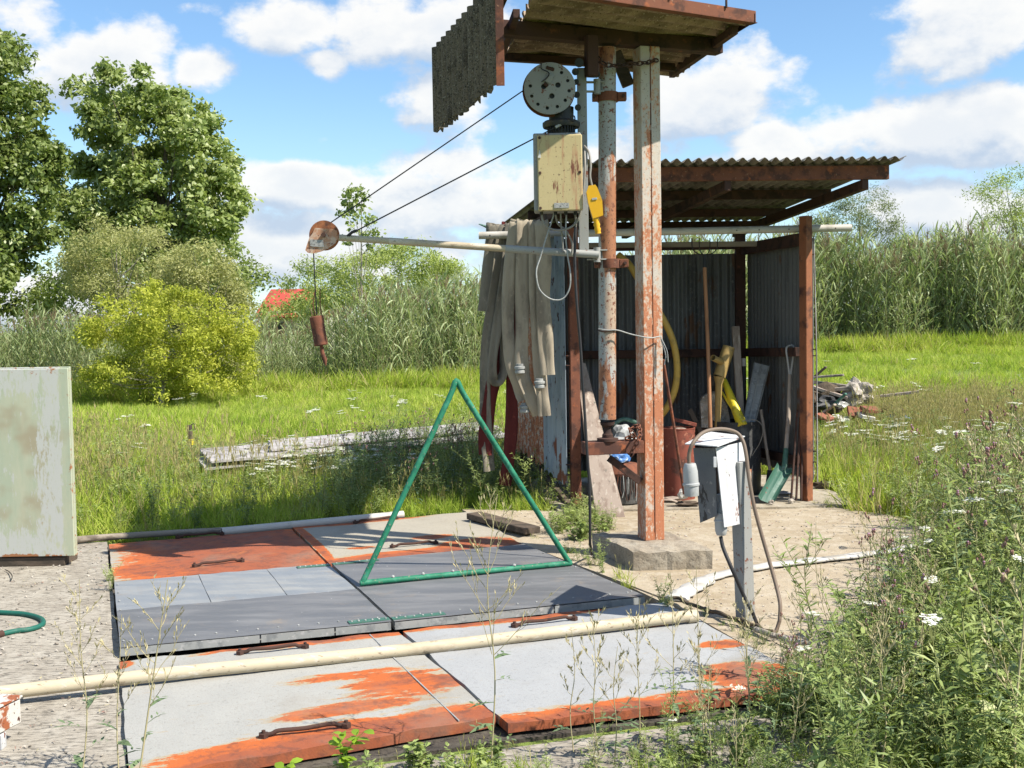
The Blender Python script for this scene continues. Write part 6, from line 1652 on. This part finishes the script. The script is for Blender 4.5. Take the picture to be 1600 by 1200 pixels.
XY = np.vstack([rnd_in([tuple(p) for p in PAD], 900), rnd_in(pxpoly([(0, 870), (160, 850), (200, 1200), (-150, 1200)]), 300)])
XY = XY[~in_any(XY[:, 0], XY[:, 1], [[(p.x, p.y) for p in (G(170, 848), G(735, 799), G(1290, 1072), G(205, 1215))]])]
do_scatter('gravel', XY, st, 'fine grit and small stones strewn over the concrete', 'grit', .4, 1.5, .3, zoff=.036)
edge = []
for i in range(len(PAD)):
    a = PAD[i]; px, py = proj(a[0], a[1])
    if px > 1290 or (px > 830 and px < 900 and py < 850): edge += [(a[0] + RNG.normal(0, .05), a[1] + RNG.normal(0, .05)) for _ in range(4)]
for k in range(2):
    u = RNG.uniform(0, 1); a = G(168 + 30 * u, 850 + 330 * u); edge.append((a.x + RNG.normal(0, .01), a.y))
for k in range(40):
    u = RNG.uniform(0, 1); a = G(830 + 500 * u, 842 + 235 * u); edge.append((a.x + RNG.normal(0, .03), a.y + RNG.normal(0, .03)))
do_scatter('joint_grass', np.array(edge), near[:2] + wb[:2], 'little tufts growing in the joints and along the slab edges', 'grass', .15, .5, .3, zoff=.02)

# ---- single plants that stand out
def plant_thing(name, fn, mats, root, label, cat='weed', group=None):
    p = PB(mats); fn(p); me = p.mesh(name); V = np.empty(len(me.vertices) * 3); me.vertices.foreach_get('co', V); V = V.reshape(-1, 3) - np.array(root[:])
    me.vertices.foreach_set('co', V.ravel()); me.update()
    o = bpy.data.objects.new(name, me); o.location = root; link(o); return tag(o, label, cat, group)
DM = ['dry_stem', 'thistle_leaf']
for k, (r_, tp, Y, nb, sp, lf, lab) in enumerate([
    ((768, 1180), (777, 772), 4.02, 13, .20, 5, 'tallest dry branching stalk, rising between the two nearer hatch covers'),
    ((215, 1225), (262, 905), 3.9, 10, .16, 5, 'leaning dry stalk over the edge of the white hatch cover'),
    ((128, 1215), (124, 905), 3.8, 10, .13, 4, 'upright dry stalk on the rough concrete apron'),
    ((186, 1215), (190, 960), 3.85, 6, .09, 5, 'small leafy stalk in the gap beside the white hatch cover'),
    ((896, 1170), (893, 985), 4.0, 5, .06, 3, 'thin seeding stalk at the front edge of the pale grey cover'),
    ((935, 1175), (925, 960), 4.05, 9, .12, 4, 'bushy seeding stalk in front of the pale grey cover'),
    ((1000, 1165), (1000, 935), 4.1, 9, .11, 4, 'seeding stalk in front of the end of the cream pipe'),
    ((1050, 1160), (1048, 900), 4.15, 8, .12, 4, 'seeding stalk standing before the white flat hose end'),
    ((1105, 1150), (1088, 885), 4.2, 7, .11, 6, 'seeding stalk just in front of the electrical post cable'),
    ((1172, 1100), (1168, 920), 4.5, 6, .10, 6, 'greenish stalk in front of the foot of the electrical post'),
    ((1395, 1010), (1352, 800), 5.0, 8, .16, 6, 'wide dry stalk standing out against the sandy yard'),
    ((1300, 1080), (1275, 815), 4.5, 7, .10, 8, 'slender leafy stalk against the sandy yard beside the cable'),
    ((960, 1190), (965, 1010), 3.9, 6, .09, 3, 'short seeding stalk among the front stalks')]):
    random.seed(300 + k); Yr = G(*r_).y; root = G(*r_); root.z = -.01; top = D(tp[0], tp[1], root.y)
    plant_thing('dry_stalk', lambda p: dry_plant(p, root, top, nb, sp, lf, .0042 if k < 2 else .003), DM, root, lab, 'weed')
for k, (r_, h, lab) in enumerate([((1545, 900), .78, 'tall willow leaved weed standing above the others near the picture edge'), ((1262, 1075), .62, 'leafy upright weed rising beside the looping rubber cable'), ((1440, 985), .66, 'leafy weed with dark pointed leaves before the white hose')]):
    rt = G(*r_); pr = wl[k]; o = bpy.data.objects.new('leafy_weed', pr.data); o.location = (rt.x, rt.y, -.02); o.scale = (h / .65,) * 3; o.rotation_euler = (0, 0, k * 1.3); link(o); tag(o, lab, 'weed')
for k, (r_, h, lab) in enumerate([((545, 1222), .17, 'bright lime seedling cluster at the front rim of the white cover'), ((428, 1228), .07, 'single small lime seedling at the bottom rim')]):
    rt = G(*r_, -.01); random.seed(400 + k)
    def fn(p):
        for s_ in range(4 if k == 0 else 1):
            P = [rt + Vector((0, 0, 0)), rt + Vector((U_(-.04, .05), U_(-.03, .03), h * .6)), rt + Vector((U_(-.05, .08), U_(-.04, .04), h))]; p.stem(P, .002, .001, 'lime_leaf')
            for j in range(9): q, t_ = at_path(P, U_(.2, 1)); p.leaf(q, rdir(U_(.2, .8)), U_(.03, .05), U_(.018, .03), 'lime_leaf', .4, 3)
    plant_thing('seedling', fn, ['lime_leaf'], rt, lab, 'seedling')

# ---- trees and shrubs
def crown_mesh(name, poly_px, Yd, nblob, rb, nleaf, lsize, lmat, depth=.7, hang=.2, clump=.16, per=10, seed=0, loc=(0, 0, 0), aspect=.55, squash=.8):
    rg = np.random.default_rng(seed)
    P = [(p[0], p[1]) for p in poly_px]; xs_ = [p[0] for p in P]; ys_ = [p[1] for p in P]; cx = (min(xs_) + max(xs_)) / 2; hw = (max(xs_) - min(xs_)) / 2
    C = []; sc = Yd / FPX
    while len(C) < nblob:
        a = rg.uniform(min(xs_), max(xs_)); b = rg.uniform(min(ys_), max(ys_))
        if not poly_in(P, np.array([a]), np.array([b]))[0]: continue
        f = math.sqrt(max(0, 1 - ((a - cx) / hw) ** 2)); dy = rg.uniform(-1, 1) * f * hw * sc * depth
        q = D(a, b, Yd); C.append((q.x, q.y + dy, max(.15, q.z)))
    C = np.array(C); RB = rg.uniform(.6, 1.2, nblob) * rb
    ncl = nleaf // per; bi = rg.integers(0, nblob, ncl)
    d = rg.normal(size=(ncl, 3)); d /= np.linalg.norm(d, axis=1)[:, None]
    rad = (rg.uniform(.35, 1, ncl) ** .5)[:, None]
    cc = C[bi] + d * rad * RB[bi][:, None] * np.array([1, 1, squash])
    L = np.repeat(cc, per, 0); out = np.repeat(d, per, 0); n = len(L)
    L = L + rg.normal(0, clump, (n, 3)) * np.array([1, 1, .7])
    L[:, 2] = np.maximum(L[:, 2], .03)
    nn = out * .55 + rg.normal(0, .55, (n, 3)) + np.array([0, 0, .45]); nn /= np.linalg.norm(nn, axis=1)[:, None]
    r_ = rg.normal(size=(n, 3)); r_[:, 2] -= hang * 2; ax = r_ - nn * (r_ * nn).sum(1)[:, None]; ax /= np.linalg.norm(ax, axis=1)[:, None]
    sd = np.cross(nn, ax); s_ = lsize * rg.uniform(.6, 1.3, n)[:, None]
    V = np.stack([L - ax * s_ * .5, L + sd * s_ * aspect * .5 - ax * s_ * .05, L + ax * s_ * .5, L - sd * s_ * aspect * .5 - ax * s_ * .05], 1)
    V[:, 1] += nn * s_ * .08; V[:, 3] += nn * s_ * .08
    V = V.reshape(-1, 3) - np.array(loc); F = np.arange(len(V)).reshape(-1, 4)
    return npmesh(name, V, F, [lmat]), C
def tree(name, poly_px, base_px, Yd, nblob, rb, nleaf, lsize, lmat, label, cat, trunk_r=.2, nlimb=12, seed=0, twigs=0, **kw):
    rr = random.Random(seed); b = D(base_px[0], base_px[1], Yd); g0 = gz(b.x, min(Yd, 40)) if Yd < 40 else .2
    loc = Vector((b.x, Yd, g0 - .05)); t = thing(name, loc, label, cat)
    me, C = crown_mesh('crown', poly_px, Yd, nblob, rb, nleaf, lsize, lmat, seed=seed, loc=tuple(loc), **kw)
    o = bpy.data.objects.new('crown', me); link(o, t)
    mb = MB(); top = C[C[:, 2].argsort()[int(len(C) * .8)]]; topv = Vector((loc.x * .5 + top[0] * .5, Yd, top[2]))
    tr = catmull([loc, loc.lerp(topv, .35) + Vector((rr.uniform(-.1, .1), 0, 0)), loc.lerp(topv, .7), topv], 4)
    mb.tube(tr, [trunk_r * (1 - .8 * i / (len(tr) - 1)) for i in range(len(tr))], 8)
    ids = rr.sample(range(len(C)), min(nlimb, len(C)))
    for i in ids:
        e = Vector(C[i]); f = rr.uniform(.25, .8); q, _ = at_path(tr, f)
        if e.z < q.z: q, _ = at_path(tr, max(.1, f - .25))
        m_ = q.lerp(e, .5) + Vector((0, 0, -.08 * (e - q).length)); L = catmull([q, m_, e], 3)
        r0 = trunk_r * .32; mb.tube(L, [r0 * (1 - .85 * j / (len(L) - 1)) for j in range(len(L))], 5, False)
    mb.build('trunk', 'bark' if twigs == 0 else 'twig', t)
    return t
tree('maple_tree', [(140, 150), (165, 128), (212, 105), (255, 130), (315, 160), (342, 205), (360, 245), (382, 315), (355, 380), (310, 430), (230, 430), (120, 400), (95, 340), (118, 265), (150, 215)], (240, 520), 48, 340, .42, 54000, .24, 'leaf_tree',
     'large round crowned maple standing behind the yellow green bush', 'tree', .28, 26, 3, clump=.15, per=12)
tree('broadleaf_tree', [(-120, 20), (0, 40), (22, 80), (42, 130), (55, 195), (88, 235), (82, 300), (75, 370), (50, 420), (25, 480), (-120, 500)], (-20, 560), 42, 320, .44, 52000, .21, 'leaf_tree_dark',
     'dark tall broadleaf tree cut by the picture edge', 'tree', .3, 24, 4, clump=.14, per=12)
tree('scrub_tree', [(330, 395), (400, 420), (395, 490), (330, 500), (60, 500), (30, 430), (90, 400)], (200, 560), 44, 40, 1.0, 22000, .17, 'leaf_tree_dark', 'dark low scrub beneath the round maple crown', 'tree', .15, 10, 5)
tree('olive_shrub', [(92, 410), (130, 370), (175, 352), (235, 352), (300, 400), (320, 460), (280, 490), (160, 470), (95, 450)], (190, 600), 27, 110, .24, 17000, .085, 'leaf_olive',
     'olive green shrub with thin bare stems behind the lime bush', 'shrub', .06, 34, 6, twigs=1, clump=.09, aspect=.35, squash=.7)
tree('willow_shrub', [(270, 400), (330, 385), (375, 430), (385, 500), (395, 590), (330, 600), (260, 480)], (340, 615), 25.5, 110, .24, 19000, .085, 'leaf_olive', 'drooping green shrub between lime bush and reeds', 'shrub', .05, 24, 7, twigs=1, clump=.09, aspect=.35)
tree('lime_bush', [(140, 515), (165, 478), (200, 468), (232, 446), (290, 452), (318, 474), (345, 470), (385, 505), (398, 550), (380, 600), (310, 612), (180, 618), (128, 590), (152, 550)], (250, 628), 23, 190, .19, 30000, .078, 'leaf_lime',
     'rounded bright yellow green bush in front of the reeds', 'bush', .05, 30, 8, twigs=1, clump=.07, aspect=.4)
tree('pale_shrub', [(450, 440), (480, 410), (560, 395), (650, 385), (700, 410), (740, 440), (735, 500), (450, 500)], (600, 560), 36, 130, .32, 26000, .11, 'leaf_pale', 'wide pale green willow shrub rising behind the reeds under the jib', 'shrub', .08, 30, 9, twigs=1, clump=.12, aspect=.35)
tree('sapling', [(548, 290), (566, 285), (582, 330), (600, 365), (590, 390), (548, 390), (525, 330)], (565, 600), 34, 26, .17, 700, .13, 'leaf_tree', 'thin sparse sapling between the two ropes against the sky', 'tree', .04, 14, 10, twigs=1, clump=.08, per=5, aspect=.8)
tree('tamarisk_shrub', [(1270, 340), (1330, 305), (1372, 300), (1395, 330), (1405, 370), (1400, 440), (1280, 440)], (1345, 540), 37, 90, .24, 15000, .085, 'leaf_greygreen', 'grey green feathery shrub behind the shed roof corner', 'shrub', .06, 40, 11, twigs=1, clump=.14, aspect=.3)
tree('feathery_tree', [(1510, 300), (1560, 275), (1640, 250), (1700, 400), (1640, 430), (1540, 420), (1520, 350)], (1600, 545), 35, 90, .26, 15000, .095, 'leaf_pale', 'loose feathery pale tree above the reeds near the picture edge', 'tree', .07, 40, 12, twigs=1, clump=.17, aspect=.3, squash=.4)
tree('low_shrub', [(1400, 380), (1440, 362), (1500, 350), (1540, 370), (1560, 440), (1400, 450)], (1480, 545), 36.5, 60, .3, 15000, .09, 'leaf_pale', 'low pale shrub between the two feathery ones over the reeds', 'shrub', .05, 26, 13, twigs=1, clump=.13, aspect=.3)
tree('hedge_tree', [(398, 478), (425, 466), (440, 480), (470, 462), (500, 445), (520, 440), (520, 490), (400, 496)], (500, 560), 50, 26, .32, 2600, .14, 'leaf_pale', 'small distant tree partly covering the red roof', 'tree', .1, 8, 14, clump=.2)
